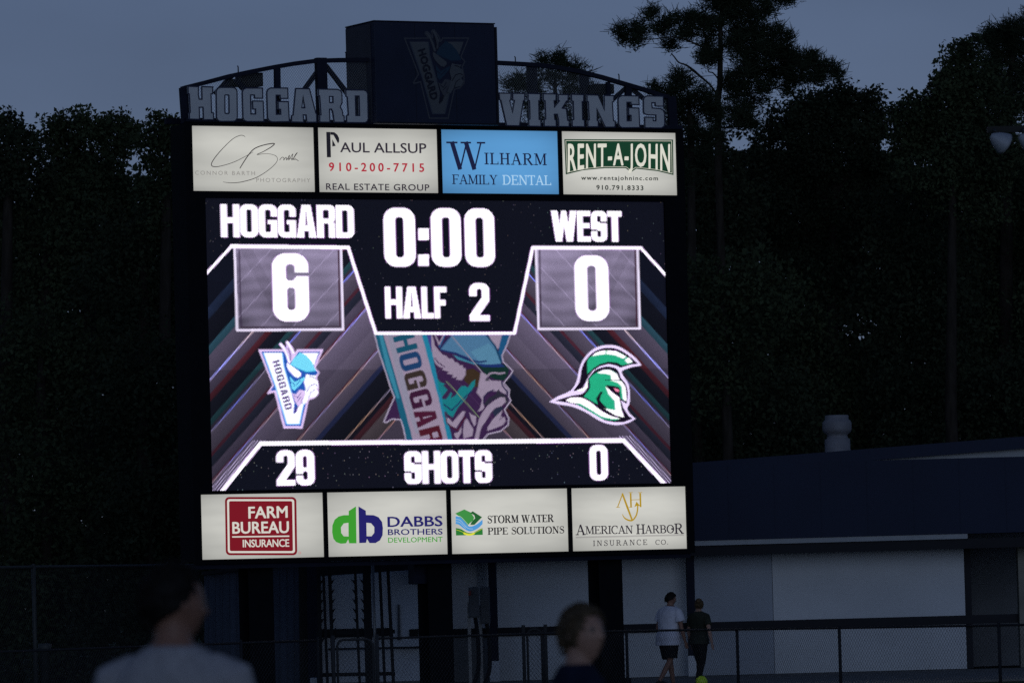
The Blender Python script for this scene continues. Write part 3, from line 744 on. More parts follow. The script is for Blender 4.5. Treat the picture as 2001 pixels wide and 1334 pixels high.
    for pts, cl, kind, wd in EMBLEM:
        c = dict(edge=(.9, .68, 1.1), blue=(.02, .12, .55), white=(1.35, 1.4, 1.55), cyan=(.22, .85, 1.15), cyan2=(.06, .5, .85), lblue=(.35, .75, 1.5), dark=(.06, .05, .30), ink=(.05, .035, .18))[cl]
        if kind == 'p': poly(pts, c, 1, z1)
        else: line(pts, wd / 7.02, c, 1, z1)
    arm_word('HOGGARD', (297, 350), (26.5, 98), (96, -28), 1, [(.06, .04, .17)], z1, .10)
    # ---- helmet emblem
    z3 = Z(7.625, 1065, 665)
    for pts, cl, kind, wd in HELMET:
        c = dict(edge=(1.05, .88, 1.3), black=(.008, .003, .014), green=(.02, .50, .26), white=(1.5, 1.55, 1.5), pink=(1.1, .3, .5))[cl]
        if kind == 'p': poly(pts, c, 1, z3)
        else: line(pts, wd / 7.625, c, 1, z3)
    # ---- white frames
    for s in ([(459, 485), (464, 645), (671, 643.5), (667, 486)], [(1048, 487), (1053, 642.5), (1251, 641.5), (1246.5, 488)]):
        line(s, 4.6, (1.0, .9, 1.15))
    line(Lp[:2], 5, W1); line(Lp[1:3], 7, W1); line(Lp[2:4], 5.8, W1); line(Lp[3:5], 5.4, W1); line(Lp[4:6], 5.8, W1); line(Lp[5:7], 6.4, W1); line(Lp[6:], 5, W1)
    line(Bp[:2], 7.4, W1); line(Bp[1:3], 8, W1); line(Bp[2:], 7, W1)
    # ---- figures and words
    word('HOGGARD', (432, 400, 692, 464), .02); word('WEST', (1078, 412, 1216, 472), .02)
    word('0', (751, 406, 812, 521)); word('00', (843, 407, 967, 521), .07)
    for y0, y1 in ((446, 469), (497, 519)): poly([(818, y0), (838.5, y0), (838.5, y1), (818, y1)], W1)
    word('HALF', (753, 560, 873, 622), .02); word('2', (918, 553, 957, 627))
    word('6', (533, 495, 604, 628)); word('0', (1124, 499, 1190, 627))
    word('29', (541, 879, 615, 948), .03); word('SHOTS', (791, 880, 962, 944), .02); word('0', (1153, 869, 1188, 938))
    # average the samples that fall on one diode
    led = img.reshape(NR, SS, NC, SS, 3).mean((1, 3))
    # violet lens fringe painted as a glow on diodes beside fully driven ones
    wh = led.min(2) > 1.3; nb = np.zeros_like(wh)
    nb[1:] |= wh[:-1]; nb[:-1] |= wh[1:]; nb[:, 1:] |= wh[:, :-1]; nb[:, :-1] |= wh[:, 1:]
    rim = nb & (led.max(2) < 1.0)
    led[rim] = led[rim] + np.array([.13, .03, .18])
    return led

# ================================================================== ground
def ground():
    mb = MB()
    n = 40
    xs = [-900, -300, -100, -40, 0, 40, 100, 300, 900]; ys = [-50, 0, 30, 60, 85, 100, 130, 200, 500, 1500]
    for j in range(len(ys)):
        for i in range(len(xs)):
            mb.v.append((xs[i], ys[j], 0))
    for j in range(len(ys) - 1):
        for i in range(len(xs) - 1):
            a = j * len(xs) + i; mb.f.append((a, a + 1, a + 1 + len(xs), a + len(xs))); mb.m.append(0); mb.sm.append(False)
    tag(mb.build('ground', M['grass']), 'dark grass field reaching to the tree line', kind='structure')
    mb = MB(); mb.box((2, 107.0, -.05), (60, 12.6, .18)); 
    tag(mb.build('concrete_path', M['concrete']), 'grey concrete apron in front of the white building', kind='structure')
ground()

# ================================================================== scoreboard
V_TOP = uv(373, 245.5)[1]; V_BOT = 7.55368376; U_L, U_R = 0.0, 9.6
board = empty('scoreboard', bw(4.8, BO.z, -.3)); tag(board, 'tall dark video scoreboard with a navy header box and rows of lit advertising panels', 'scoreboard')
UX = (BU, BN, Vector((0, 0, 1)))
def bbox_part(name, material, u0, u1, v0, v1, o0, o1, parent=board, bevel=0):
    mb = MB(); mb.box(bw((u0 + u1) / 2, (v0 + v1) / 2, (o0 + o1) / 2), (abs(u1 - u0), abs(o1 - o0), abs(v1 - v0)), ax=UX)
    return mb.build(name, material, parent, bevel)
bbox_part('cabinet', M['frame'], -.13, 9.73, -.03, V_BOT + .03, -.62, -.035)
# frame members round the panels and the screen
PW, PG, PH = 2.34090258, 7.87965642e-02, 1.14327868
VB0 = V_BOT - 1.13807098
fr = [(-.15, 9.75, -.06, -.001), (-.15, 9.75, PH + .001, LV0 - .004), (-.15, 9.75, LV1 + .004, VB0 - .002), (-.15, 9.75, V_BOT + .001, V_BOT + .075)]
for a, b, c, d in fr: bbox_part('frame_rail', M['frame'], a, b, c, d, -.034, .03)
for a, b in ((-.15, -.002), (9.602, 9.75)):
    bbox_part('frame_stile', M['frame'], a, b, -.001, PH + .001, -.034, .029)
    bbox_part('frame_stile', M['frame'], a, b, VB0 - .002, V_BOT + .001, -.034, .029)
bbox_part('frame_stile', M['frame'], -.15, LU0 - .004, LV0 - .004, LV1 + .004, -.034, .029)
bbox_part('frame_stile', M['frame'], LU1 + .004, 9.75, LV0 - .004, LV1 + .004, -.034, .029)
for k in range(3):
    u = (k + 1) * PW + k * PG
    for v0, v1 in ((0, PH), (VB0, V_BOT)): bbox_part('frame_divider', M['frame'], u + .002, u + PG - .002, v0, v1, -.034, .029)
bbox_part('kick_rail', M['frame_blue'], -.1, 9.7, V_BOT + .076, V_BOT + .16, -.5, -.05)
bbox_part('screen_backing', M['black'], LU0, LU1, LV0, LV1, -.033, -.02)

# LED wall: every diode a little lit square, coloured by what the screen plays
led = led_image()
def build_led():
    uu = LU0 + (np.arange(NC) + .5) * PITCH_L; vv = LV0 + (np.arange(NR) + .5) * ROWP
    U, V = np.meshgrid(uu, vv); n = NC * NR
    U = U + ((np.arange(NR) % 2) * .5 - .25)[:, None] * PITCH_L
    q = np.array([(0, 1), (1, 0), (0, -1), (-1, 0)]) * np.array([PITCH_L * .46, ROWP * .92])
    co = np.zeros((n, 4, 3)); Uq = U.ravel()[:, None] + q[None, :, 0]; Vq = V.ravel()[:, None] + q[None, :, 1]
    o = BO + BN * (-.012)
    co[..., 0] = o.x + BU.x * Uq; co[..., 1] = o.y + BU.y * Uq; co[..., 2] = o.z - Vq
    me = bpy.data.meshes.new('led_diodes'); me.vertices.add(n * 4); me.loops.add(n * 4); me.polygons.add(n)
    me.vertices.foreach_set('co', co.ravel()); me.loops.foreach_set('vertex_index', np.arange(n * 4, dtype=np.int32))
    me.polygons.foreach_set('loop_start', np.arange(0, n * 4, 4, dtype=np.int32)); me.update()
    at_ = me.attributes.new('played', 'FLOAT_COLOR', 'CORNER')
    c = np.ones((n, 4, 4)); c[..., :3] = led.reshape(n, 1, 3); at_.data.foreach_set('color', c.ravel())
    m = bpy.data.materials.new('led_diode'); m.use_nodes = True; t = m.node_tree; b = t.nodes['Principled BSDF']
    a = t.nodes.new('ShaderNodeAttribute'); a.attribute_name = 'played'
    b.inputs['Base Color'].default_value = (.01, .01, .012, 1); b.inputs['Roughness'].default_value = .5
    t.links.new(a.outputs['Color'], b.inputs['Emission Color']); b.inputs['Emission Strength'].default_value = 1.0
    m.cycles.emission_sampling = 'NONE'; me.materials.append(m)
    return tag(link('led_screen', me, None, board), 'lit LED wall showing HOGGARD 6, WEST 0, clock 0:00, HALF 2 and shots 29 to 0', kind='stuff')
build_led()

# ---- sponsor panels
def panel(row, k, material, label):
    u0 = k * (PW + PG); v0, v1 = ((0, PH), (VB0, V_BOT))[row]
    o = bbox_part('advertising_panel', material, u0 + .004, u0 + PW - .004, v0 + .006, v1 - .006, -.03, .0, bevel=0)
    o['label'] = label; return o
zA = Z(3.032, 340, 20)
p = panel(0, 0, M['pan_white'], 'cream panel with a thin black signature')
mb = MB()
sig = ink(38, 30, 34)
for i, (pts, wd) in enumerate((
        ([(422, 752), (412, 744), (390, 743), (350, 762), (300, 808), (255, 858), (226, 900), (224, 922), (250, 928), (300, 918), (360, 898), (420, 868), (470, 840)], [.007, .009, .01, .010, .011, .013, .014, .014, .012, .010, .010, .008, .006]),
        ([(390, 938), (410, 905), (440, 860), (475, 822), (530, 800), (592, 790), (580, 808), (530, 838), (492, 856), (550, 850), (600, 862), (613, 885), (596, 915), (545, 958), (480, 995), (400, 1018), (340, 1023), (290, 1018)],
         [.014, .016, .017, .017, .016, .017, .016, .012, .009, .007, .008, .009, .009, .010, .011, .012, .010, .006]),
        ([(626, 888), (640, 872), (652, 876), (650, 888), (664, 872), (668, 888), (684, 860), (680, 888), (704, 852), (698, 888), (730, 846), (720, 856), (706, 884), (722, 884), (738, 894)], .010),
        ([(668, 880), (722, 878)], .007))):
    sp = smooth(pts, 5)
    if hasattr(wd, '__len__'): wd = list(np.interp(np.linspace(0, 1, len(sp)), np.linspace(0, 1, len(wd)), wd))
    ribbon(mb, sp, wd, .003 + .0004 * i, fn=zA)
mb.build('signature', sig, p)
gy = ink(135, 132, 128)
text('CONNOR BARTH', (125, 975), (480, 978), 25, gy, p, .003, space=1.35, fn=zA)
text('PHOTOGRAPHY', (488, 1018), (808, 1020), 25, gy, p, .003, space=1.25, fn=zA)

p = panel(0, 1, M['pan_white'], 'cream panel with black lettering and a red phone number')
zB = Z(9.095, 640, 250); bk = ink(48, 42, 52)
text('AUL ALLSUP', (225, 432), (1760, 450), 182, bk, p, .003, bold=.012, fn=zB)
text('910-200-7715', (25, 765), (1720, 782), 155, ink(168, 38, 55), p, .003, bold=.024, space=1.5, fn=zB)
text('REAL ESTATE GROUP', (-25, 1098), (1812, 1118), 118, bk, p, .003, bold=.014, space=1.1, fn=zB)
mb = slab([[(902, 722), (926, 722), (930, 872), (906, 872)]], .0035, 0, zA); k2 = ink(24, 22, 30)
m2 = slab([[(927, 722), (950, 724), (968, 738), (978, 758), (979, 778), (972, 790), (945, 740), (927, 738)]], .0035, 0, zA); mb.add(m2.v, m2.f)
m2 = slab([[(938, 765), (958, 804), (938, 808)]], .0035, 0, zA); mb.add(m2.v, m2.f)
mb.build('logo', k2, p)

p = panel(0, 2, M['pan_blue'], 'sky blue panel with dark and white roman lettering')
zC = Z(3.5096, 840, 20); nb_ = ink(22, 26, 58)
serif_text('W', (122, 1092), (384, 1094), 190, nb_, p, .003, T=.17, t=.06, fn=zC)
serif_text('ILHARM', (375, 1058), (802, 1064), 80, nb_, p, .004, T=.17, t=.075, gap=.09, fn=zC)
serif_text('FAMILY', (153, 1193), (465, 1197), 66, nb_, p, .003, T=.16, t=.07, gap=.02, fn=zC)
serif_text('DENTAL', (498, 1197), (832, 1200), 66, ink(170, 205, 230), p, .003, T=.14, t=.07, gap=.02, fn=zC)

p = panel(0, 3, M['pan_white'], 'cream panel with a dark green arched banner')
gr = ink(18, 56, 36)
sh = slab([[(922, 885), (1668, 888), (1671, 1131), (1560, 1104), (1415, 1088), (1380, 1112), (1342, 1084), (1200, 1084), (1050, 1098), (932, 1127)]], .003, 0, zC); sh.build('banner', gr, p)
mb = MB(); ribbon(mb, [(932, 895), (1658, 898), (1661, 1118), (1560, 1094), (1412, 1078), (1380, 1100), (1346, 1075), (1200, 1074), (1050, 1088), (942, 1113)], .010, .0045, closed=True, fn=zC)
mb.build('banner_line', ink(200, 198, 182), p)
def jw(s, t):
    x = 946 + (1648 - 946) * s
    bot = 1066 + 42 * abs(s * 2 - 1) ** 1.8 - (4 if .35 < s < .75 else 0)
    top = 908 + 2 * s
    return (x, bot - (bot - top) * t)
text('RENT-A-JOHN', None, None, 0, ink(214, 212, 198), p, .0065, bold=.022, space=1.14, fn=zC, warp=jw)
text('www.rentajohninc.com', (1038, 1163), (1565, 1167), 30, ink(46, 50, 46), p, .003, bold=.024, space=1.25, fn=zC)
text('910.791.8333', (1142, 1231), (1465, 1235), 33, ink(46, 50, 46), p, .003, bold=.028, space=1.25, fn=zC)

p = panel(1, 0, M['pan_white'], 'white panel with a maroon square badge')
zD = Z(4.0837, 390, 955); mr_ = ink(118, 18, 30); cr = ink(208, 204, 194)
def rq(i, r):   # the badge outline, inset by i
    return rounded(202 + i, 63 + i, 772 - i, 527 - i, r, sk=.016)
slab([rq(0, 34)], .003, 0, zD).build('badge', mr_, p)
slab([rq(17, 20), rq(33, 12)], .005, 0, zD).build('badge_ring', cr, p)
text('FARM', (390, 233), (704, 226), 96, cr, p, .006, bold=.022, fn=zD)
text('BUREAU', (262, 354), (714, 348), 96, cr, p, .006, bold=.022, fn=zD)
text('INSURANCE', (345, 463), (716, 458), 62, cr, p, .006, bold=.018, space=.96, fn=zD)
mb = MB(); ribbon(mb, [(260, 381), (716, 375)], .024, .006, fn=zD); mb.build('badge_rule', cr, p)
mb = MB(); ribbon(mb, [(800 + 9 * math.cos(a * .785), 508 + 9 * math.sin(a * .785)) for a in range(8)], .008, .003, closed=True, fn=zD); mb.build('registered_mark', ink(190, 120, 120), p)

p = panel(1, 1, M['pan_white'], 'white panel with a green and navy letter logo')
gn = ink(58, 150, 44); nv = ink(34, 30, 100)
slab([[(1248, 138), (1190, 175), (1190, 208), (1150, 208), (1110, 218), (1078, 244), (1060, 290), (1058, 345), (1068, 395), (1090, 422), (1125, 435), (1168, 432), (1186, 400), (1194, 432), (1252, 432)],
      [(1188, 268), (1150, 274), (1128, 305), (1130, 350), (1150, 376), (1189, 378)]], .003, 0, zD).build('green_letter', gn, p)
slab([[(1268, 138), (1326, 172), (1328, 206), (1390, 208), (1428, 224), (1456, 262), (1463, 310), (1460, 368), (1440, 408), (1404, 430), (1356, 430), (1336, 396), (1328, 428), (1274, 430)],
      [(1331, 268), (1368, 272), (1394, 302), (1394, 348), (1372, 376), (1333, 376)]], .003, 0, zD).build('navy_letter', nv, p)
text('DABBS', (1500, 301), (1940, 294), 84, nv, p, .003, bold=.02, fn=zD)
text('BROTHERS', (1503, 366), (1940, 361), 48, nv, p, .003, bold=.015, fn=zD)
text('DEVELOPMENT', (1505, 427), (1940, 420), 42, gn, p, .003, bold=.008, fn=zD)

p = panel(1, 2, M['pan_white'], 'white panel with a small green hill and blue river logo')
zE = Z(4.1688, 870, 945)
slab([[(82, 240), (155, 207), (208, 232), (235, 272), (228, 298), (200, 318), (184, 338), (140, 290), (110, 262)]], .003, 0, zE).build('hill', ink(62, 140, 66), p)
slab([[(204, 236), (224, 222), (300, 270), (238, 332), (204, 332), (214, 312), (244, 278), (236, 254)]], .0035, 0, zE).build('hill', ink(34, 92, 44), p)
slab([smooth([(85, 262), (122, 272), (158, 308), (196, 346), (250, 332), (304, 290)], 4) + smooth([(304, 326), (262, 364), (202, 386), (150, 362), (112, 332), (85, 326)], 4)], .004, 0, zE).build('river', ink(80, 150, 208), p)
slab([smooth([(86, 358), (130, 368), (180, 396), (230, 396), (278, 370), (304, 360)], 4) + [(306, 414), (88, 419)]], .0035, 0, zE).build('meadow', ink(42, 118, 50), p)
mb = MB()
ribbon(mb, smooth([(88, 372), (130, 386), (170, 408), (215, 410), (262, 386), (302, 366)], 5), [.006] * 8 + [.035] * 10 + [.006] * 8, .005, fn=zE); mb.build('river_bank', ink(214, 214, 60), p)
mb = MB()
ribbon(mb, smooth([(86, 286), (120, 294), (150, 326), (185, 360), (225, 366)], 4), .006, .0055, fn=zE); ribbon(mb, smooth([(86, 306), (118, 312), (146, 340), (170, 362)], 4), .005, .0055, fn=zE)
ribbon(mb, smooth([(84, 258), (124, 266), (160, 302), (196, 340), (204, 338)], 4), .007, .0055, fn=zE)
mb.build('river_line', ink(196, 208, 204), p)
bk2 = ink(34, 30, 34)
serif_text('STORM WATER', (344, 320), (884, 309), 62, bk2, p, .003, T=.22, t=.08, gap=.04, fn=zE)
serif_text('PIPE SOLUTIONS', (347, 414), (970, 401), 58, bk2, p, .003, T=.22, t=.08, gap=.04, fn=zE)

p = panel(1, 3, M['pan_white'], 'white panel with a gold anchor monogram')
gd = ink(172, 140, 34); dg = ink(120, 92, 22)
mb = MB()
ribbon(mb, [(1404, 190), (1446, 78)], .020, .003, fn=zE); ribbon(mb, [(1442, 76), (1484, 190), (1522, 292)], [.032, .040, .032], .0035, fn=zE)
ribbon(mb, [(1392, 190), (1424, 190)], .010, .004, fn=zE)
for x in (1510, 1588): ribbon(mb, [(x, 74), (x + 4, 188)], .034, .0045, fn=zE); ribbon(mb, [(x - 16, 70), (x + 17, 69)], .010, .005, fn=zE)
ribbon(mb, [(1496, 190), (1524, 189)], .009, .005, fn=zE)
ribbon(mb, [(1512, 130), (1590, 127)], .011, .0055, fn=zE)
ribbon(mb, smooth([(1442, 246), (1462, 278), (1500, 297), (1530, 292), (1556, 256), (1566, 215), (1568, 176)], 4), [.008, .012, .016, .02, .024, .026] + [.028] * 19, .006, fn=zE)
mb.build('monogram', gd, p)
slab([[(1540, 188), (1558, 144), (1590, 180), (1564, 176)]], .0065, 0, zE).build('arrow_head', gd, p)
bk3 = ink(40, 34, 44)
serif_text('AMERICAN HARBOR', (1066, 410), (1942, 398), 66, bk3, p, .003, T=.18, t=.08, gap=.01, fn=zE, caps={0: 1.28, 9: 1.22, 14: 1.28})
mb = MB(); ribbon(mb, [(1062, 432), (1944, 412)], .007, .0035, fn=zE); ribbon(mb, [(1062, 439), (1944, 419)], .005, .0035, fn=zE); mb.build('rule', ink(110, 104, 108), p)
serif_text('INSURANCE', (1205, 505), (1646, 495), 44, bk3, p, .003, T=.16, t=.09, gap=.28, fn=zE)
serif_text('CO.', (1712, 494), (1816, 491), 38, bk3, p, .003, T=.16, t=.09, gap=.12, fn=zE)
mb = MB(); mb.box(bp(*zE(1848, 366), .006), (.03, .002, .03), ax=UX); mb.build('letter_dot', bk3, p)

# ---- arched truss over the board
zT = Z(5.0025, 340, 90); zU = Z(5.266, 960, 90)
arch = [zT(82, 412), zT(130, 398), zT(330, 348), zT(540, 292), zT(760, 245), zT(980, 202), zT(1180, 168), zT(1380, 142), zT(1600, 134), zT(1900, 131),
        zU(65, 168), zU(300, 180), zU(480, 190), zU(700, 218), zU(900, 255), zU(1150, 318), zU(1400, 392), zU(1600, 450), zU(1750, 502), zU(1830, 520)]
auv = [uv(x, y + 1, 0) for x, y in arch]
mb = MB()
for (a, b), (c, d) in zip(auv[:-1], auv[1:]): mb.bar(bw(a, b, -.03), bw(c, d, -.03), .075, .09, side=BN)
mb.build('top_chord', M['frame_blue'], board)
def vtop(u): return np.interp(u, [a for a, b in auv], [b for a, b in auv])
VL = -.065                                        # foot of the truss
def tmem(name, pa, pb, wd, off=-.03, dp=.07, m='frame_blue'):
    mb = MB(); mb.bar(bp(*pa, off), bp(*pb, off), wd, dp, side=BN); return mb.build(name, M[m], board)
tmem('truss_post', zT(95, 410), zT(118, 755), .16); tmem('truss_post', zU(1850, 520), zU(1872, 840), .17)
tmem('truss_post', zT(1007, 215), zT(1015, 745), .105); tmem('truss_post', zT(1432, 118), zT(1452, 745), .19, off=-.04, dp=.12)
tmem('truss_post', zU(1200, 372), zU(1212, 835), .07); tmem('truss_post', zU(1405, 400), zU(1420, 835), .12)
tmem('truss_post', zU(950, 270), zU(975, 835), .17, off=-.75); tmem('truss_post', zU(415, 190), zU(432, 835), .15, off=-.75, dp=.15)
tmem('truss_brace', zT(1440, 200), zT(1190, 540), .075, -.12); tmem('truss_brace', zT(1480, 190), zT(1720, 500), .075, -.12)
tmem('truss_brace', zT(560, 300), zT(400, 470), .075, -.12); tmem('truss_brace', zT(600, 330), zT(720, 460), .09, -.12)
tmem('truss_brace', zU(1395, 425), zU(1240, 560), .07, -.12); tmem('truss_brace', zU(1430, 430), zU(1600, 570), .07, -.12)
bbox_part('bottom_chord', M['frame_blue'], -.13, 9.73, -.13, -.062, -.12, .06)
# rear frame and roof-mounted loudspeakers behind the mesh
bbox_part('rear_chord', M['frame_blue'], -.1, 9.7, -.2, -.1, -.95, -.85)
def speaker(p0, p1, off):
    u0, v0 = uv(*p0, off); u1, v1 = uv(*p1, off)
    mb = MB(); mb.box(bw((u0 + u1) / 2, (v0 + v1) / 2, off), (u1 - u0, .3, v1 - v0), ax=UX)
    mb.box(bw((u0 + u1) / 2, (v0 + v1) / 2, off + .16), ((u1 - u0) * .86, .02, (v1 - v0) * .8), ax=UX)
    mb.bar(bw((u0 + u1) / 2, v1, off), bw((u0 + u1) / 2, -.1, off), .06, .06)
    mb.build('loudspeaker', M['black'], board, .01)
speaker(zT(628, 265), zT(840, 402), -.5); speaker(zT(515, 330), zT(632, 400), -.5); speaker(zU(1035, 395), zU(1228, 500), -.5)
# short lugs standing on the chord
for pt in (zT(628, 245), zT(1682, 110), zU(248, 160), zU(1315, 340)):
    mb = MB(); a = bp(*pt, -.03); mb.tube([a - Vector((0, 0, .05)), a + Vector((0, 0, .07)), a + Vector((0, 0, .09)) - BU * .015], .012, 6); mb.build('lifting_lug', M['frame_blue'], board)
# woven wire
def weave(umin, umax, vt, vb, pitch, off, wd=.0032, name='wire_mesh', parent=board, P=None, material='wire'):
    mb = MB(); P = P or bw
    H = vb - min(vt(u) for u in np.linspace(umin, umax, 30)); sl = 1.25
    for sgn in (1, -1):
        u0 = umin - H / sl; 
        while u0 < umax + H / sl:
            # line: u = u0 + sgn * (vb - v)/sl
            vs_ = np.linspace(vb, vb - H, 60); us_ = u0 + sgn * (vb - vs_) / sl
            ok = (us_ >= umin) & (us_ <= umax) & (vs_ >= np.array([vt(x) for x in us_]))
            idx = np.where(ok)[0]
            if len(idx) > 1:
                # contiguous runs
                runs = np.split(idx, np.where(np.diff(idx) > 1)[0] + 1)
                for r_ in runs:
                    if len(r_) < 2: continue
                    a = P(us_[r_[0]], vs_[r_[0]], off + sgn * .002); b = P(us_[r_[-1]], vs_[r_[-1]], off + sgn * .002)
                    mb.bar(a, b, wd, wd)
            u0 += pitch
    return tag(mb.build(name, M[material], parent), kind='stuff')
weave(.03, 9.55, lambda u: float(vtop(u)) + .03, -.13, .047, -.085)

# ---- channel letters
LETTERS = [
 (zT, [[(138, 395), (240, 398), (238, 470), (246, 520), (275, 522), (272, 398), (380, 402), (378, 468), (362, 470), (368, 652), (386, 655), (388, 722), (290, 722), (285, 600), (247, 600), (250, 718), (152, 715), (150, 655), (160, 650), (150, 470), (138, 465)]]),
 (zT, [rounded(413, 406, 616, 737, 44, sk=.012), rounded(497, 480, 538, 660, 8, sk=.01)]),
 (zT, [[(668, 450), (680, 424), (705, 412), (866, 412), (868, 512), (790, 512), (786, 480), (748, 480), (752, 665), (798, 665), (798, 618), (772, 618), (768, 538), (872, 540), (880, 738), (712, 738), (686, 726), (675, 700)]]),
 (zT, [[(908, 450), (920, 424), (944, 411), (1112, 412), (1115, 514), (1040, 514), (1038, 482), (998, 482), (1000, 668), (1045, 668), (1043, 620), (1020, 618), (1018, 543), (1118, 545), (1128, 740), (956, 742), (928, 728), (915, 700)]]),
 (zT, [[(1190, 416), (1325, 419), (1385, 650), (1395, 675), (1395, 746), (1300, 746), (1292, 675), (1263, 675), (1268, 746), (1150, 743), (1150, 680), (1166, 675)], [(1262, 485), (1280, 605), (1250, 605)]]),
 (zT, [[(1412, 421), (1600, 425), (1630, 438), (1642, 465), (1644, 555), (1625, 598), (1645, 630), (1652, 680), (1664, 685), (1664, 746), (1568, 746), (1552, 640), (1540, 618), (1520, 620), (1525, 746), (1425, 745), (1425, 676), (1438, 672), (1425, 490), (1412, 488)], [(1520, 495), (1555, 495), (1556, 555), (1522, 553)]]),
 (zT, [[(1680, 430), (1858, 432), (1882, 443), (1893, 468), (1898, 716), (1888, 740), (1866, 750), (1690, 749), (1688, 680), (1706, 675), (1695, 500), (1682, 495)], [(1772, 490), (1810, 490), (1816, 680), (1778, 680)]]),
 (zU, [[(80, 485), (205, 487), (200, 558), (190, 562), (220, 690), (240, 562), (222, 558), (222, 487), (345, 490), (342, 560), (330, 565), (290, 822), (160, 820), (100, 560), (88, 555)]]),
 (zU, [[(380, 490), (505, 492), (502, 562), (488, 565), (492, 755), (510, 758), (512, 828), (388, 826), (385, 757), (400, 752), (395, 565), (380, 560)]]),
 (zU, [[(535, 492), (668, 495), (665, 560), (646, 566), (650, 632), (702, 566), (690, 560), (692, 500), (792, 502), (790, 564), (772, 570), (730, 640), (772, 646), (786, 765), (802, 770), (802, 830), (696, 829), (695, 765), (680, 702), (648, 704), (655, 758), (668, 762), (668, 829), (546, 827), (545, 757), (562, 752), (555, 565), (537, 560)]]),
 (zU, [[(825, 498), (952, 502), (950, 570), (935, 575), (940, 758), (958, 762), (960, 831), (835, 830), (832, 762), (850, 757), (845, 570), (828, 565)]]),
 (zU, [[(985, 503), (1100, 506), (1165, 665), (1165, 575), (1162, 510), (1262, 512), (1260, 574), (1246, 578), (1258, 770), (1275, 774), (1275, 835), (1175, 836), (1085, 640), (1090, 768), (1102, 772), (1100, 832), (995, 832), (995, 765), (1010, 760), (1000, 575), (987, 572)]]),
 (zU, [[(1305, 550), (1318, 525), (1345, 512), (1518, 515), (1522, 605), (1440, 603), (1438, 580), (1395, 580), (1398, 770), (1440, 770), (1440, 715), (1415, 712), (1415, 635), (1520, 640), (1528, 840), (1350, 842), (1324, 830), (1312, 800)]]),
 (zU, [[(1568, 550), (1578, 528), (1602, 515), (1770, 518), (1772, 622), (1690, 620), (1688, 585), (1652, 585), (1655, 638), (1740, 645), (1768, 660), (1782, 690), (1785, 800), (1776, 830), (1750, 845), (1582, 842), (1580, 732), (1665, 735), (1668, 770), (1695, 770), (1695, 712), (1610, 710), (1580, 700), (1568, 680)]]),
]
for fn, cs in LETTERS:
    L = slab(cs, .10, .05, fn).build('channel_letter', M['letter'], board)
    mb = MB()
    for c in cs: ribbon(mb, c, .022, .103, closed=True, fn=fn)
    mb.build('letter_outline', M['letter_edge'], L)

# ---- header box
def hb():
    u0 = uv(733, 140, .25)[0]; u1 = uv(968.5, 140, .25)[0]; v0 = uv(850, 45, .25)[1]; v1 = uv(850, 243, .25)[1]
    h = bbox_part('header_box', M['box'], u0, u1, v0, v1, -.92, .25, bevel=.012)
    h['label'] = 'navy box above the screen with a faded emblem'
    # returns of sheet metal, trim and side
    bbox_part('side_panel', M['box_side'], u0 - .012, u0 - .001, v0 + .03, v1 - .03, -.90, .10, h)
    bbox_part('edge_trim', M['navy_dark'], u0 - .01, u1 + .01, v0 - .02, v0 - .001, -.92, .26, h)
    bbox_part('edge_trim', M['navy_dark'], u1 + .001, u1 + .045, v0 + .05, v1 - .0, .10, .255, h)
    bbox_part('edge_trim', M['navy_dark'], u0 + .0, u1 - .0, v1 - .03, v1 - .001, .251, .262, h)
    for k in range(1, 3):
        ub = u0 + (u1 - u0) * k / 3
        bbox_part('panel_joint', M['navy_dark'], ub - .004, ub + .004, v0 + .02, v1 - .035, .2501, .2508, h)
    mbb = MB()
    for ub in np.linspace(u0 + .05, u1 - .05, 9):
        for vb in (v0 + .05, v1 - .07): c = bw(ub, vb, .253); mbb.box(c, (.018, .006, .018), ax=UX)
    tag(mbb.build('bolt', M['box_side'], h), kind='stuff')
    f = lambda x, y: ((75 + (x - 105) * .978) / 7.02 + 780, (180 + (y - 195) * 1.01) / 7.02 + 50)
    pm = dict(edge=mat('print_pale', (.075, .08, .10), .6, .2), blue=mat('print_navy', (.012, .016, .045), .6, .3), white=mat('print_grey', (.088, .098, .115), .6, .3),
              cyan=mat('print_steel_blue', (.016, .045, .085), .6, .3), cyan2=mat('print_deep_blue', (.010, .028, .065), .6, .3), lblue=mat('print_slate', (.055, .07, .10), .6, .3), dark=mat('print_dark', (.010, .012, .028), .6, .3))
    k = 0
    em = empty('emblem', (0, 0, 0)); em.parent = h; em.matrix_parent_inverse = chain_inv(h)
    allv = MB(); mats = list(pm.values()); keys = list(pm.keys())
    for pts, cl, kind, wd in EMBLEM:
        k += 1; off = .2515 + .0006 * k
        if kind == 'p':
            if cl == 'edge' and k == 1:
                ribbon(allv, pts, .022, off, closed=True, fn=f, mi=keys.index('edge')); continue
            s = slab([pts], off, 0, f); allv.add(s.v, s.f, keys.index(cl))
        else:
            ribbon(allv, pts, wd / 7.02 / 105, off, fn=f, mi=keys.index(cl))
    bpy.data.objects.remove(em)
    allv.build('emblem', mats, h)
    # the name running down the arm of the emblem
    vs, fs = text_mesh('HOGGARD', .035, 1.05)
    x0 = min(v.x for v in vs); x1 = max(v.x for v in vs); out = []
    for v in vs:
        s = (v.x - x0) / (x1 - x0) * 7; t = v.y / .727
        out.append(bp(*f(297 + 26.5 * s + 96 * t, 350 + 98 * s - 28 * t), .272))
    tri = [(g[0], g[k_], g[k_ + 1]) for g in fs for k_ in range(1, len(g) - 1)]
    mb = MB(); mb.add(out, fix(tri, out)); mb.build('lettering', pm['dark'], h)
hb()

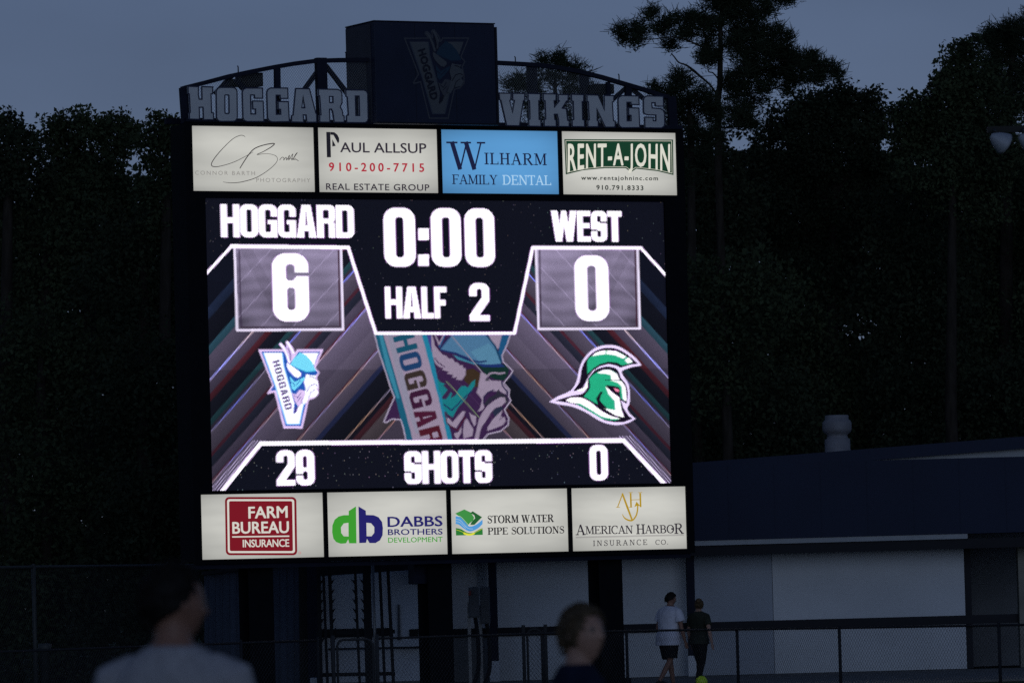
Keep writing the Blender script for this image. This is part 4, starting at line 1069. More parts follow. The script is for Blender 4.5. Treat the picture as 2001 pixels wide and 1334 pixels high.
# ---- columns
for x in (510, 860, 1194):
    u = uv(x, 1120, -.3)[0]; t_ = bw(u, V_BOT + .1, -.32)
    mb = MB(); z1_ = t_.z + .1
    mb.box((t_.x, t_.y, z1_ / 2), (.47, .02, z1_), ax=UX); 
    c1 = bw(u, 0, -.32 - .42); mb.box((c1.x, c1.y, z1_ / 2), (.47, .02, z1_), ax=UX)
    c2 = bw(u, 0, -.32 - .21); mb.box((c2.x, c2.y, z1_ / 2), (.02, .398, z1_), ax=UX)
    mb.box((c2.x, c2.y, .1), (.62, .62, .2), ax=UX)
    mb.build('support_column', M['frame'], board)
# rear control box and conduit under the board
bx_ = bp(820, 1116, -.6)
mb = MB(); mb.box(bx_, (.34, .25, .44), ax=UX); mb.build('control_box', M['frame_blue'], board, .008)
mb = MB()
for k in range(3):
    a = bp(822 + 2 * k, 1090, -.45); mb.tube(smooth([a, a + Vector((0, 0, -.08 - .03 * k)) + BU * .06, a + Vector((0, 0, -.10 - .03 * k)) + BU * .14, a + BU * (.20 + .02 * k) + Vector((0, 0, .05))], 3), .012, 6)
mb.build('conduit', M['darkpipe'], board)

# ================================================================== building behind the board
YB = 114.0
def zx(px, py, y=YB):
    p = at(px, py, y); return p.x, p.z
def lvl(py, y=YB): return at(1600, py, y).z            # height of a level line read at column 1600
bld = empty('concession_building', (8, YB, 0)); tag(bld, 'low white and navy building with a deep fascia behind the scoreboard', 'building')
def wbox(name, m, x0, x1, z0, z1, y0, y1, parent=bld, bevel=0):
    mb = MB(); mb.box(((x0 + x1) / 2, (y0 + y1) / 2, (z0 + z1) / 2), (abs(x1 - x0), abs(y1 - y0), abs(z1 - z0)))
    return mb.build(name, m, parent, bevel)
Xp = lambda px, py=1180: at(px, py, YB).x
zF1, zF0 = lvl(904), lvl(1050.5); zS0 = lvl(1060); zB0 = lvl(1079); zR1, zR0 = lvl(1209), lvl(1226); z0 = .04
XL, XR = Xp(838), Xp(2200)
wbox('fascia', M['navy'], XL, XR, zF0 + .002, zF1, YB - .9, YB + .3)
for k in range(int((XR - XL) / .92)): # standing seams of the metal fascia
    x = XL + .5 + k * .92; wbox('fascia_seam', M['navy'], x - .006, x + .006, zF0 + .01, zF1 - .01, YB - .908, YB - .9005)
wbox('trim_stripe', M['white_trim'], XL, Xp(1884, 1050), zS0, zF0, YB - .88, YB - .3)
wbox('soffit_shade_band', M['navy_dark'], XL, XR, zB0, zS0 - .002, YB - .82, YB + .2)  # shadow under the fascia built as a dark navy band
for k, (a, b, m) in enumerate(((838, 956, 'wall'), (972, 1342, 'wall'), (1358, 1510, 'wall2'), (1511, 1886, 'wall'))):
    if m == 'wall2': M['wall2'] = mat('blue_white_painted_block', (.44, .475, .545), .8, .2, nscale=.9, namt=.12, bump=.1)
    wbox('upper_wall', M[m], Xp(a), Xp(b), zR1, zB0 + .1, YB, YB + .2)
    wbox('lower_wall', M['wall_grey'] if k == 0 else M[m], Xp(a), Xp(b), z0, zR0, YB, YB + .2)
wbox('rail_band', M['navy_dark'], XL, Xp(1990), zR0, zR1, YB - .04, YB + .19)
for a, b in ((956, 971), (1342, 1357)):
    wbox('column', M['frame_blue'], Xp(a), Xp(b), .45, zB0, YB - .55, YB - .38); wbox('column_base', M['wall'], Xp(a) - .02, Xp(b) + .02, z0, .448, YB - .57, YB - .36)
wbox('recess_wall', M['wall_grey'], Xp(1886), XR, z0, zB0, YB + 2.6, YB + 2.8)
wbox('recess_side', M['navy_dark'], Xp(1886), Xp(1886) + .15, z0, zB0, YB + .2, YB + 2.6)  # dark colour carries the recess's shade, so the side catches no light
M['dim'] = mat('dim_plaster', (.30, .29, .25), .85, .2, nscale=2, namt=.3)
wbox('column', M['dim'], Xp(1990), Xp(2032), z0, zB0, YB - .2, YB + .2)
wbox('door', M['wall_grey'], Xp(1906, 1250), Xp(1960, 1250), z0, 2.0, YB + 2.54, YB + 2.598)
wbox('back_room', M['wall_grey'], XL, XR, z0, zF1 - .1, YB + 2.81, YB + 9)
# low gable over the fascia
mb = MB()
a = at(1338, 905, YB + .4); b = at(2260, 832, YB + .4); th = .24
A = [(a.x, a.z), (b.x, b.z), (b.x, b.z - th), (a.x, a.z - th)]
def prism(mb, poly, y0, y1):
    n = len(poly); mb.add([(x, y0, z) for x, z in poly] + [(x, y1, z) for x, z in poly],
        [tuple(range(n)), tuple(range(2 * n - 1, n - 1, -1))] + [((i + 1) % n, i, n + i, n + (i + 1) % n) for i in range(n)]); return mb
prism(mb, A, YB + .30, YB + .45).build('rake_board', M['navy'], bld)
mb = MB(); prism(mb, [(a.x, zF1 - .3), (b.x, zF1 - .3), (b.x, b.z - th + .02), (a.x, a.z - th + .02)], YB + .46, YB + .6).build('gable_wall', M['white_trim'], bld)
mb = MB(); prism(mb, [(a.x, a.z - .03), (b.x, b.z - .03), (b.x, b.z - .08), (a.x, a.z - .08)], YB + .62, YB + 9).build('roof', M['navy'], bld)
# roof vent
vx = at(1636, 850, YB + 2.5); zz = lambda py: at(1636, py, YB + 2.5).z; rr = lambda w_: w_ / 2 / 97.0
mb = MB()
prof = [(876, 52), (858, 50), (856, 42), (850, 40), (846, 50), (842, 56), (838, 58), (826, 58), (822, 54), (820, 47), (813, 47), (811, 45), (810.5, 20)]
n = 24; vs = []; fs = []
for py, wd in prof:
    for k in range(n): an = 2 * math.pi * k / n; vs.append((vx.x + rr(wd) * math.cos(an), YB + 2.5 + rr(wd) * math.sin(an), zz(py) - (0.25 if py == 876 else 0)))
for i in range(len(prof) - 1):
    for k in range(n): fs.append((i * n + k, i * n + (k + 1) % n, (i + 1) * n + (k + 1) % n, (i + 1) * n + k))
fs.append(tuple((len(prof) - 1) * n + k for k in range(n))); mb.add(vs, fs, 0, True)
mb.build('roof_vent', M['vent'], bld)['label'] = 'pale round sheet metal vent on the roof'

# ---- lower wing to the left, seen between the board's columns
YW = 111.5
wing = empty('storage_shed', (-3.5, YW, 0)); tag(wing, 'low shed with a sloping navy eave seen under the scoreboard, left of the white building', 'shed')
def wq(name, m, pts, y0, y1):
    mb = MB(); P = [(at(x, y, YW).x, at(x, y, YW).z) for x, y in pts]; P = [(x, max(z, .0)) for x, z in P]
    return prism(mb, P, y0, y1).build(name, m, wing)
M['wing_wall'] = mat('brightened_white_paint', (.82, .83, .86), .8, .2, nscale=1.5, namt=.15, detail=10)  # paler than the main wall, light added in colour against the board's shade
M['siding'] = mat('blue_grey_siding', (.085, .105, .155), .7, .3, nscale=2, namt=.3, stretch=(3, 1, .3))
wq('white_wall', M['wing_wall'], [(598, 1080), (838, 1078), (838, 1340), (600, 1340)], YW + .6, YW + .8)
wq('siding_wall', M['siding'], [(398, 1122), (598, 1097), (600, 1340), (400, 1340)], YW + .1, YW + .3)
for k in range(14):
    x = 404 + k * 14; wq('siding_batten', M['siding'], [(x, 1126 - k * 1.6), (x + 1.6, 1126 - k * 1.6), (x + 2, 1340), (x + .4, 1340)], YW + .08, YW + .099)
wq('eave_beam', M['navy_dark'], [(396, 1116), (600, 1090), (600, 1097), (396, 1123)], YW - .1, YW + .4)
wq('eave_beam', M['navy_dark'], [(600, 1107), (804, 1093), (804, 1113), (600, 1127)], YW - .1, YW + .1)
wq('corner_post', M['frame_blue'], [(600, 1090), (620, 1088), (623, 1334), (603, 1334)], YW - .2, YW - .02)
wq('dark_strip', M['black'], [(583, 1100), (599, 1098), (602, 1340), (586, 1340)], YW + .05, YW + .098)  # plain black slab set against the siding
wq('rail_band', M['navy_dark'], [(622, 1229), (765, 1226), (765, 1242), (622, 1246)], YW + .5, YW + .598)
wq('door', M['wall'], [(764, 1112), (797, 1110), (828, 1140), (832, 1262), (768, 1264)], YW + .45, YW + .59)
wq('door_rail', M['navy_dark'], [(640, 1266), (830, 1262), (830, 1266), (640, 1270)], YW + .40, YW + .445)
wq('hatch', M['black'], [(799, 1229), (817, 1228), (817, 1244), (799, 1245)], YW + .41, YW + .448)
wq('hanging_panel', M['navy_dark'], [(797, 1092), (830, 1090), (830, 1140), (799, 1141)], YW - .05, YW + .3)
wbox('base', M['concrete'], at(398, 1300, YW).x, at(838, 1300, YW).x, .0, .12, YW - .3, YW + .9, wing)
st_ = mat('stain', (.16, .16, .17), .9, .1, nscale=20, namt=.4)
wq('door_handle_bar', st_, [(776, 1180), (779.5, 1180), (782, 1250), (776, 1250)], YW + .40, YW + .448)
# back of the shed
wbox('shed_body', M['siding'], at(400, 1300, YW).x, at(836, 1300, YW).x, .0, at(600, 1112, YW).z, YW + .82, YW + 5, wing)

# ---- steel rack with toothed uprights
rk = empty('equipment_rack', (at(690, 1300, 106).x, 106, 0)); tag(rk, 'dark steel rack with toothed uprights standing under the scoreboard', 'rack')
def upright(x0, x1, wd, teeth=0, y=106.0, m='darkpipe', zt=None):
    A = at(x0, 1092, y); Bm = at(x1, 1334, y); d = (A - Bm); B2 = Bm - d * (Bm.z / d.z)
    mb = MB(); mb.bar(B2, A, wd, .06)
    if teeth:
        for k in range(7):
            c = B2 + (A - B2) * (.40 + .072 * k); s = teeth
            mb.add([c + Vector((s * wd / 2, -.01, -.05)), c + Vector((s * (wd / 2 + .06), -.01, .055)), c + Vector((s * wd / 2, -.01, .02)),
                    c + Vector((s * wd / 2, .01, -.05)), c + Vector((s * (wd / 2 + .06), .01, .055)), c + Vector((s * wd / 2, .01, .02))], [(0, 2, 1), (3, 4, 5), (0, 1, 4, 3), (1, 2, 5, 4), (2, 0, 3, 5)])
    mb.build('upright', M[m], rk)
for a, b, wd, t in ((622, 627, .075, 1), (631, 640, .05, 0), (643, 652, .065, 1), (693, 703, .05, -1), (716, 722, .15, -1), (741, 752, .055, 0), (757, 769, .06, 0)): upright(a, b, wd, t)
upright(822, 830, .05, -1, 105.0)
for py in (1236, 1318):
    mb = MB(); mb.bar(at(618, py, 106.06), at(772, py - 3, 106.06), .07, .05); mb.build('cross_bar', M['darkpipe'], rk)
mb = MB(); a = at(728, 1096, 104.9); mb.tube([a, Vector((at(735, 1334, 104.9).x, 104.9, 0))], .028, 8)
pole = mb.build('slim_pole', M['galv']); tag(pole, 'thin pale pipe standing in front of the toothed rack', 'pole')

# ---- electrical boxes on their posts
def ebox(px, y, pyt, pyb, wpx, label):
    c = at(px, (pyt + pyb) / 2, y); h = at(px, pyt, y).z - at(px, pyb, y).z; wd = wpx / FPX * y
    e = empty('electrical_box', (c.x, y, 0)); tag(e, label, 'electrical box', 'electrical boxes by the blue column')
    mb = MB(); mb.box((c.x, y, c.z), (wd, .16, h)); mb.build('enclosure', M['ebox'], e, .01)
    mb = MB(); mb.box((c.x, y - .087, c.z), (wd * .88, .012, h * .92)); mb.build('cover', M['ebox'], e, .004)
    mb = MB(); mb.tube(smooth([(c.x + .02, y, c.z - h / 2), (c.x + .06, y, .9), (c.x + .05, y, .35), (c.x - .08, y - .02, .0)], 5), .04, 8); mb.build('conduit', M['darkpipe'], e)
    mb = MB(); mb.box((c.x - .1, y + .12, (c.z) / 2), (.06, .06, c.z)); mb.build('post', M['galv'], e)
    return e
M['ebox'] = mat('box_enamel_grey', (.13, .14, .16), .5, .4, nscale=6, namt=.2)
e1 = ebox(926, 108.2, 1146, 1206, 20, 'left grey electrical box with a small red handle, on a thin post')
mb = MB(); c = at(918, 1158, 108.1); mb.box((c.x, 108.08, c.z), (.05, .06, .09)); mb.build('red_handle', mat('red_handle_paint', (.3, .04, .04), .5, .4), e1)
ebox(948, 108.6, 1146, 1218, 19, 'right grey electrical box, longer one beside the blue column')
mb = MB(); c = at(614, 1312, 106.9); mb.box((c.x, 106.9, .15), (.15, .3, .30)); tag(mb.build('utility_box', M['wall'], None, .01), 'small white box on the ground beside the blue corner post', 'box')

# ---- fences of woven wire
def fence(label, pts, h, posts, pipe=.020, mesh_m='wire', dz=1.2, name='chain_link_fence', pitch=.07, wd=.0036, mid=None, m='darkpipe'):
    e = empty(name, (pts[0][0], pts[0][1], 0)); tag(e, label, 'fence')
    P = [Vector((x, y, 0)) for x, y in pts]
    mb = MB(); mb.tube([p + Vector((0, 0, h)) for p in P], pipe, 8); mb.build('top_rail', M[m], e)
    if mid:
        mb = MB(); mb.tube([p + Vector((0, 0, mid)) for p in P], pipe * .9, 8); mb.build('middle_rail', M[m], e)
    for q in posts:
        mb = MB(); mb.tube([Vector((q[0], q[1], 0)), Vector((q[0], q[1], h + .03))], pipe * 1.35, 8); mb.tube([Vector((q[0], q[1], h + .03)), Vector((q[0], q[1], h + .06))], [pipe * 1.5, pipe * .4], 8); mb.build('post', M[m], e)
    S_ = [0]
    for a, b in zip(P[:-1], P[1:]): S_.append(S_[-1] + (b - a).length)
    def pos(s, v, off):
        i = 0
        while i < len(P) - 2 and s > S_[i + 1]: i += 1
        t = (s - S_[i]) / (S_[i + 1] - S_[i]); p = P[i].lerp(P[i + 1], t); return Vector((p.x, p.y + .03 + off, h - v))
    weave(0, S_[-1], lambda s: .02, h - .03, pitch, 0, wd, 'wire_mesh', e, pos, mesh_m)
    return e
def pg(px, y): q = at(px, 1230, y); return (q.x, y)
low = [pg(-60, 90.5), pg(230, 94), pg(480, 96.6), pg(620, 97.6)]
low2 = [pg(735, 98.4), pg(860, 99.0), pg(1030, 100.2), pg(1197, 101.0), pg(1391, 98.4), pg(1640, 94.5), pg(1952, 91.3), pg(2080, 90.2)]
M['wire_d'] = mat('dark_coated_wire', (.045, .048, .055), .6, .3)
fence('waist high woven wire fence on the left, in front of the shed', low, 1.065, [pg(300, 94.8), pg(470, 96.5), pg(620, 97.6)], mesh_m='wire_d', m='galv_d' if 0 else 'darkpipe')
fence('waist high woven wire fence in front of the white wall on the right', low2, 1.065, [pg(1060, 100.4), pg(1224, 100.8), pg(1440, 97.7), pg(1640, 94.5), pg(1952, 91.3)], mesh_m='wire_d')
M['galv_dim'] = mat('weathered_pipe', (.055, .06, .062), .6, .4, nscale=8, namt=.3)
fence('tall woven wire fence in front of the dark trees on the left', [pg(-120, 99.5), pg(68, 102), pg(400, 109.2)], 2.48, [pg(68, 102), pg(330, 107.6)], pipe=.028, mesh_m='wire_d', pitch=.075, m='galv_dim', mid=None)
# gate leaves
M['gate_pipe'] = mat('dull_gate_pipe', (.05, .052, .058), .9, .1)
def gate(pa, pb, y, h, label):
    a, b = pg(pa, y), pg(pb, y)
    e = empty('wire_gate', (a[0], y, 0)); tag(e, label, 'gate')
    r = .10
    mb = MB(); loop = [(a[0], .08), (a[0], h - r), (a[0] + r * .3, h - r * .3), (a[0] + r, h), (b[0] - r, h), (b[0] - r * .3, h - r * .3), (b[0], h - r), (b[0], .08), (a[0], .08)]
    mb.tube([Vector((x, y, z)) for x, z in loop], .022, 8); mb.build('gate_frame', M['gate_pipe'], e)
    weave(a[0], b[0], lambda s: -h + .03, -.1, .07, 0, .0045, 'wire_mesh', e, lambda s, v, o: Vector((s, y + o, -v)), 'wire_d')
    for q in (a[0] - .07, b[0] + .07):
        mb = MB(); mb.tube([Vector((q, y, 0)), Vector((q, y, h + .08))], .034, 10); mb.build('gate_post', M['gate_pipe'], e)
gate(658, 728, 98.1, 1.06, 'waist high wire gate with rounded corners below the toothed rack')
gate(1030, 1058, 103.9, 1.12, 'narrow wire gate right of the blue column')
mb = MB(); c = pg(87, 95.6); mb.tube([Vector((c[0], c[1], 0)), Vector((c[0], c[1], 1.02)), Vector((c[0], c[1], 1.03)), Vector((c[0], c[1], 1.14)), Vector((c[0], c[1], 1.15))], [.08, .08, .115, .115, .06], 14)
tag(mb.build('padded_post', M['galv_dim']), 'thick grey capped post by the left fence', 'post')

# ---- floodlights on a light pole at the right edge
lp = empty('light_pole', (at(2075, 300, 62).x, 62.4, 0)); tag(lp, 'light pole outside the frame with two unlit cone floodlights reaching in', 'light pole')
x_ = at(2075, 300, 62).x
mb = MB(); mb.tube([Vector((x_, 62.4, 0)), Vector((x_, 62.4, 8.2))], [.13, .09], 14); mb.build('pole', M['darkpipe'], lp)
za = at(1950, 252, 62).z
mb = MB(); mb.bar((at(1935, 262, 62).x - .0, 62.36, za + .02), (x_ + .5, 62.36, za + .02), .07, .07); mb.build('cross_arm', M['black'], lp)
def flood(px, py):
    c = at(px, py, 62)
    d = Vector((-.93, -.25, -.28)).normalized(); s = d.cross(Vector((0, 0, 1))).normalized(); t_ = s.cross(d)
    mb = MB()
    pr = [(-.07, .015), (-.05, .04), (0, .075), (.05, .10), (.10, .118), (.13, .125), (.135, .118)]
    n = 20; vs = []
    tip = c + Vector((-.09, 0, 0))
    axis = Vector((.80, .35, -.48)).normalized(); s = axis.cross(Vector((0, 0, 1))).normalized(); t_ = s.cross(axis)
    for q, r_ in pr:
        for k in range(n): an = 2 * math.pi * k / n; vs.append(tip + axis * (q + .07) + (s * math.cos(an) + t_ * math.sin(an)) * r_)
    fs = [(i * n + k, i * n + (k + 1) % n, (i + 1) * n + (k + 1) % n, (i + 1) * n + k) for i in range(len(pr) - 1) for k in range(n)]
    fs.append(tuple((len(pr) - 1) * n + k for k in range(n)))
    mb.add(vs, fs, 0, True); f_ = mb.build('floodlight', mat('spun_aluminium', (.36, .39, .45), .6, .4, metal=.2), lp)
    mb = MB(); mb.bar(tip + Vector((.05, .0, .04)), (tip.x + .08, 62.36, za + .02), .03, .02); mb.build('bracket', M['black'], f_)
flood(1952, 264); flood(2008, 265)

# ================================================================== trees
def leaves(name, parent, blobs, y, dens, size, m, seed, depth=1.0, gaps=(), pine=False, spread=.34, cl=(.30, .14)):
    """blobs: (px, py, rx_px, ry_px); clusters of leaves fill each blob's volume round depth y"""
    g = np.random.default_rng(seed); k = y / FPX
    cent = []; 
    for (bx, by, rx, ry) in blobs:
        c = at(bx, by, y); RX, RZ = rx * k, ry * k; RY = max(min(RX, RZ) * 1.1, .35) * depth
        n = max(3, int(dens * (RX * RZ) / (.30 ** 2) * 6.0 + 4))
        v = g.normal(size=(n, 3)); v /= np.linalg.norm(v, axis=1)[:, None]; r = g.uniform(.15, 1, n) ** .45
        v = v * r[:, None] * np.array([RX, RY, RZ]) * (1.04 if pine else .93)
        cent.append(v + np.array(c) + np.array([0, g.uniform(-.5, .5), 0]))
    cent = np.concatenate(cent)
    per = 66 if pine else 42
    n = len(cent) * per
    base = np.repeat(cent, per, 0)
    if pine:
        d = g.normal(size=(n, 3)); d[:, 2] = np.abs(d[:, 2]) * .8 + d[:, 2] * .2; d /= np.linalg.norm(d, axis=1)[:, None]
        L = g.uniform(.10, .24, n)[:, None]
        sub = g.normal(size=(n, 3)) * .075
        p0 = base + sub; p1 = p0 + d * L; s = np.cross(d, g.normal(size=(n, 3))); s /= np.linalg.norm(s, axis=1)[:, None]; s *= .0095
        co = np.stack([p0 - s, p0 + s, p1 + s * .4, p1 - s * .4], 1)
    else:
        crad = g.uniform(.6, 1.2, len(cent)).repeat(per)[:, None] * cl[1]
        p = base + np.clip(g.normal(size=(n, 3)), -1.5, 1.5) * crad
        a = g.normal(size=(n, 3)); a[:, 2] += .3; a /= np.linalg.norm(a, axis=1)[:, None]
        b = np.cross(a, g.normal(size=(n, 3))); b /= np.linalg.norm(b, axis=1)[:, None]; c = np.cross(a, b)
        s = (g.uniform(.6, 1.25, n) * size * .78)[:, None]
        co = np.stack([p - b * s * .75, p - c * s * .42, p + b * s * .75, p + c * s * .42], 1)
    if len(gaps):
        ctr = co.mean(1); rel = ctr - np.array(EYE)
        f = rel @ np.array(FWD); X = 1000.5 + FPX * (rel @ np.array(RGT)) / f; Y = 667 - FPX * (rel @ np.array(UPV)) / f
        keep = np.ones(len(co), bool)
        for gx, gy, grx, gry, pr in gaps: keep &= ~((((X - gx) / grx) ** 2 + ((Y - gy) / gry) ** 2 < 1) & (g.random(len(co)) < pr))
        co = co[keep]
    n = len(co)
    me = bpy.data.meshes.new(name); me.vertices.add(n * 4); me.loops.add(n * 4); me.polygons.add(n)
    me.vertices.foreach_set('co', co.astype(np.float32).ravel()); me.loops.foreach_set('vertex_index', np.arange(n * 4, dtype=np.int32))
    me.polygons.foreach_set('loop_start', np.arange(0, n * 4, 4, dtype=np.int32)); me.update()
    LEAFN[0] += n
    return link(name, me, m, parent)
LEAFN = [0]
def limbs(parent, trunk, branches, y, name='trunk'):
    """trunk: [(px,py,width_px)...]; runs on to the ground"""
    mb = MB(); k = y / FPX; g = random.Random(int(trunk[0][0]))
    P = [at(a, b, y) for a, b, c in trunk]; Rr = [c * k / 2 for a, b, c in trunk]
    last = P[-1]; P.append(Vector((last.x + .05, y, 0))); Rr.append(Rr[-1] * 1.35)
    mb.tube(P, Rr, 10)
    for br in branches:
        pts = [at(a, b, y) for a, b, c in br]; dy = g.uniform(-.9, .9)
        for i, p in enumerate(pts): p.y += dy * i / len(pts)
        q = smooth([tuple(p) for p in pts], 3); rw = np.interp(np.linspace(0, 1, len(q)), np.linspace(0, 1, len(br)), [c * k / 2 for a, b, c in br])
        mb.tube(q, list(rw), 6)
    return mb.build(name, M['bark'], parent)
def tree(name, label, blobs, y, trunk, branches=(), dens=.62, size=.085, m='leaf', seed=1, gaps=(), pine=False, depth=1.0, group=None, cat='tree', cl=(.30, .14)):
    x = at(trunk[-1][0], 1150, y).x
    e = empty(name, (x, y, 0)); tag(e, label, cat, group)
    limbs(e, trunk, branches, y)
    leaves('crown', e, blobs, y, dens, size, M[m], seed, depth, gaps, pine, cl=cl)
    return e
zP = lambda x, y: (x / 3.605 + 1150, y / 3.605)
def pb(*a): return [(zP(x, y)[0], zP(x, y)[1], c / 3.3) for x, y, c in a]
GAPS = [(1445, 283, 24, 13, .93), (1730, 283, 10, 12, .9), (1800, 322, 22, 12, .75), (1672, 640, 40, 28, .60), (1690, 490, 9, 9, .6), (1722, 525, 8, 8, .6), (1560, 432, 10, 6, .6),
        (283, 338, 4, 7, .9), (70, 308, 5, 5, .8), (272, 395, 5, 9, .75), (1650, 330, 16, 20, .6), (1530, 285, 22, 10, .55)]
# the tall pine
pine_blobs = [(230, 215, 32, 30), (255, 265, 30, 22), (330, 200, 40, 40), (380, 235, 55, 30), (460, 120, 45, 45), (500, 180, 70, 45), (590, 145, 60, 40), (665, 150, 70, 55), (730, 210, 55, 50), (330, 300, 22, 22), (600, 305, 45, 24), (680, 260, 60, 24),
              (820, 110, 50, 50), (850, 215, 60, 70), (905, 60, 80, 60), (960, 10, 120, 50), (1060, 90, 120, 80), (1180, 60, 110, 70), (1290, 20, 90, 50), (1390, -10, 70, 35), (900, -30, 110, 40),
              (1030, 190, 90, 70), (1160, 230, 80, 55), (1210, 290, 90, 80), (1320, 260, 60, 45), (1400, 290, 24, 45), (1330, 340, 70, 40), (860, 375, 55, 30), (810, 430, 38, 35), (880, 430, 40, 35), (830, 320, 30, 20),
              (1020, 300, 60, 60), (1070, 390, 70, 50), (1200, 400, 110, 70), (1330, 440, 110, 60), (1240, 510, 140, 60), (1440, 450, 70, 60), (1480, 510, 80, 50), (1560, 430, 50, 45), (1600, 500, 60, 50), (1580, 400, 18, 18), (1640, 480, 30, 30),
              (1650, 560, 50, 22), (1725, 500, 24, 26), (1750, 550, 34, 18), (1390, 560, 90, 40), (1400, 630, 22, 20), (1120, 560, 90, 50), (1080, 620, 80, 40), (1200, 620, 80, 36), (1000, 640, 45, 50), (1010, 560, 30, 30), (1130, 330, 90, 60), (1260, 380, 90, 50), (1380, 380, 60, 40), (1100, 480, 80, 60), (1340, 510, 100, 50), (1500, 560, 80, 30), (1050, 20, 120, 60), (960, 130, 90, 60), (760, 150, 60, 40), (1180, 150, 70, 50), (1180, 700, 70, 40), (1000, 760, 70, 60), (1100, 800, 70, 50), (1160, 860, 60, 40), (1040, 880, 70, 50)]
pine_blobs = [(zP(a, b)[0], zP(a, b)[1], c * 1.12 / 3.605, d * 1.12 / 3.605) for a, b, c, d in pine_blobs]
tree('pine_tree', 'tall open pine with a crooked dead limb, rising right of the scoreboard', pine_blobs, 124, pb((955, -160, 16), (945, 0, 22), (930, 200, 30), (928, 430, 36), (926, 600, 40), (910, 700, 46), (915, 1200, 50)),
     [pb((905, 670, 14), (860, 600, 13), (795, 540, 15), (740, 490, 18), (690, 450, 12), (640, 430, 10), (610, 390, 9), (588, 362, 7)),
      pb((760, 505, 8), (690, 500, 5), (610, 560, 4), (480, 605, 3)), pb((780, 540, 5), (870, 540, 3), (900, 538, 3)),
      pb((925, 400, 15), (850, 360, 14), (760, 320, 12), (650, 280, 10), (560, 275, 8), (440, 295, 7), (330, 295, 4)), pb((650, 285, 8), (600, 240, 7), (520, 235, 5)),
      pb((945, 600, 18), (985, 560, 15), (1040, 520, 13), (1120, 470, 12), (1300, 440, 9), (1500, 440, 6)), pb((960, 550, 12), (1010, 510, 10), (1020, 480, 8), (960, 470, 5)),
      pb((915, 560, 10), (880, 510, 9), (850, 495, 8), (845, 450, 5)), pb((950, 700, 18), (1080, 670, 14), (1220, 650, 12), (1300, 630, 10), (1400, 590, 8), (1500, 575, 6), (1640, 590, 5), (1760, 560, 4)),
      pb((945, 330, 10), (970, 290, 8), (1040, 250, 6)), pb((925, 240, 10), (880, 150, 8), (820, 120, 6)), pb((940, 120, 12), (1060, 80, 9), (1250, 60, 6)),
      pb((930, 900, 16), (1060, 890, 12), (1140, 830, 10), (1230, 790, 7), (1220, 740, 4))],
     dens=1.25, m='pine', seed=11, pine=True, cl=(.22, .2))
# shorter growth at the pine's foot
tree('pine_tree', 'short pine with upright tips beside the right end of the lettering', [(1325, 150, 8, 12), (1318, 172, 12, 20), (1340, 175, 26, 26), (1300, 185, 8, 12), (1345, 205, 40, 22), (1375, 200, 22, 26), (1312, 215, 18, 30), (1278, 175, 4, 6), (1330, 240, 30, 30), (1370, 240, 50, 40), (1392, 215, 26, 20), (1355, 300, 40, 60)],
     121, [(1345, 180, 6), (1350, 260, 14), (1352, 500, 18)], dens=1.0, m='pine', seed=12, pine=True, cl=(.2, .2))
tree('pine_tree', 'bushy pine top showing through the arched mesh above the lettering', [(1085, 128, 26, 12), (1062, 122, 8, 9), (1095, 115, 7, 9), (1110, 140, 28, 22), (1130, 150, 22, 18), (1060, 150, 26, 22), (1012, 162, 20, 10), (1000, 170, 18, 12), (1025, 175, 30, 14), (1085, 180, 60, 34), (1140, 190, 30, 30), (1040, 210, 50, 30), (1120, 230, 60, 40), (1040, 260, 60, 30)],
     128, [(1085, 150, 6), (1085, 300, 16), (1085, 600, 20)], dens=.72, m='pine', seed=13, pine=True, cl=(.2, .2))
# hardwoods to the right
HW = 'hardwoods behind the building'
tree('oak_tree', 'broad dark round crown between the pine and the pale right-hand tree', [(1640, 190, 40, 22), (1600, 205, 40, 25), (1560, 192, 10, 12), (1515, 212, 12, 14), (1680, 205, 34, 26), (1655, 182, 22, 12), (1700, 188, 10, 10), (1712, 205, 8, 12), (1545, 230, 26, 22), (1590, 250, 70, 45), (1660, 245, 60, 42), (1715, 250, 28, 30), (1580, 320, 80, 50),
     (1680, 320, 70, 50), (1500, 265, 22, 28), (1510, 240, 8, 18), (1540, 310, 50, 50), (1620, 400, 110, 60), (1560, 480, 100, 60), (1700, 440, 80, 70), (1640, 540, 120, 70), (1500, 400, 70, 70), (1470, 330, 50, 50), (1620, 215, 70, 40), (1690, 240, 60, 50), (1570, 230, 45, 40), (1560, 270, 60, 50), (1640, 290, 90, 60), (1720, 300, 40, 50), (1480, 300, 40, 40), (1520, 340, 60, 50)], 131, [(1640, 230, 8), (1630, 400, 18), (1625, 800, 26)],
     [[(1632, 420, 18), (1580, 340, 12), (1540, 270, 6)], [(1632, 380, 16), (1680, 300, 10), (1700, 230, 5)]], dens=1.8, m='leaf2', seed=21, gaps=GAPS, group=None)
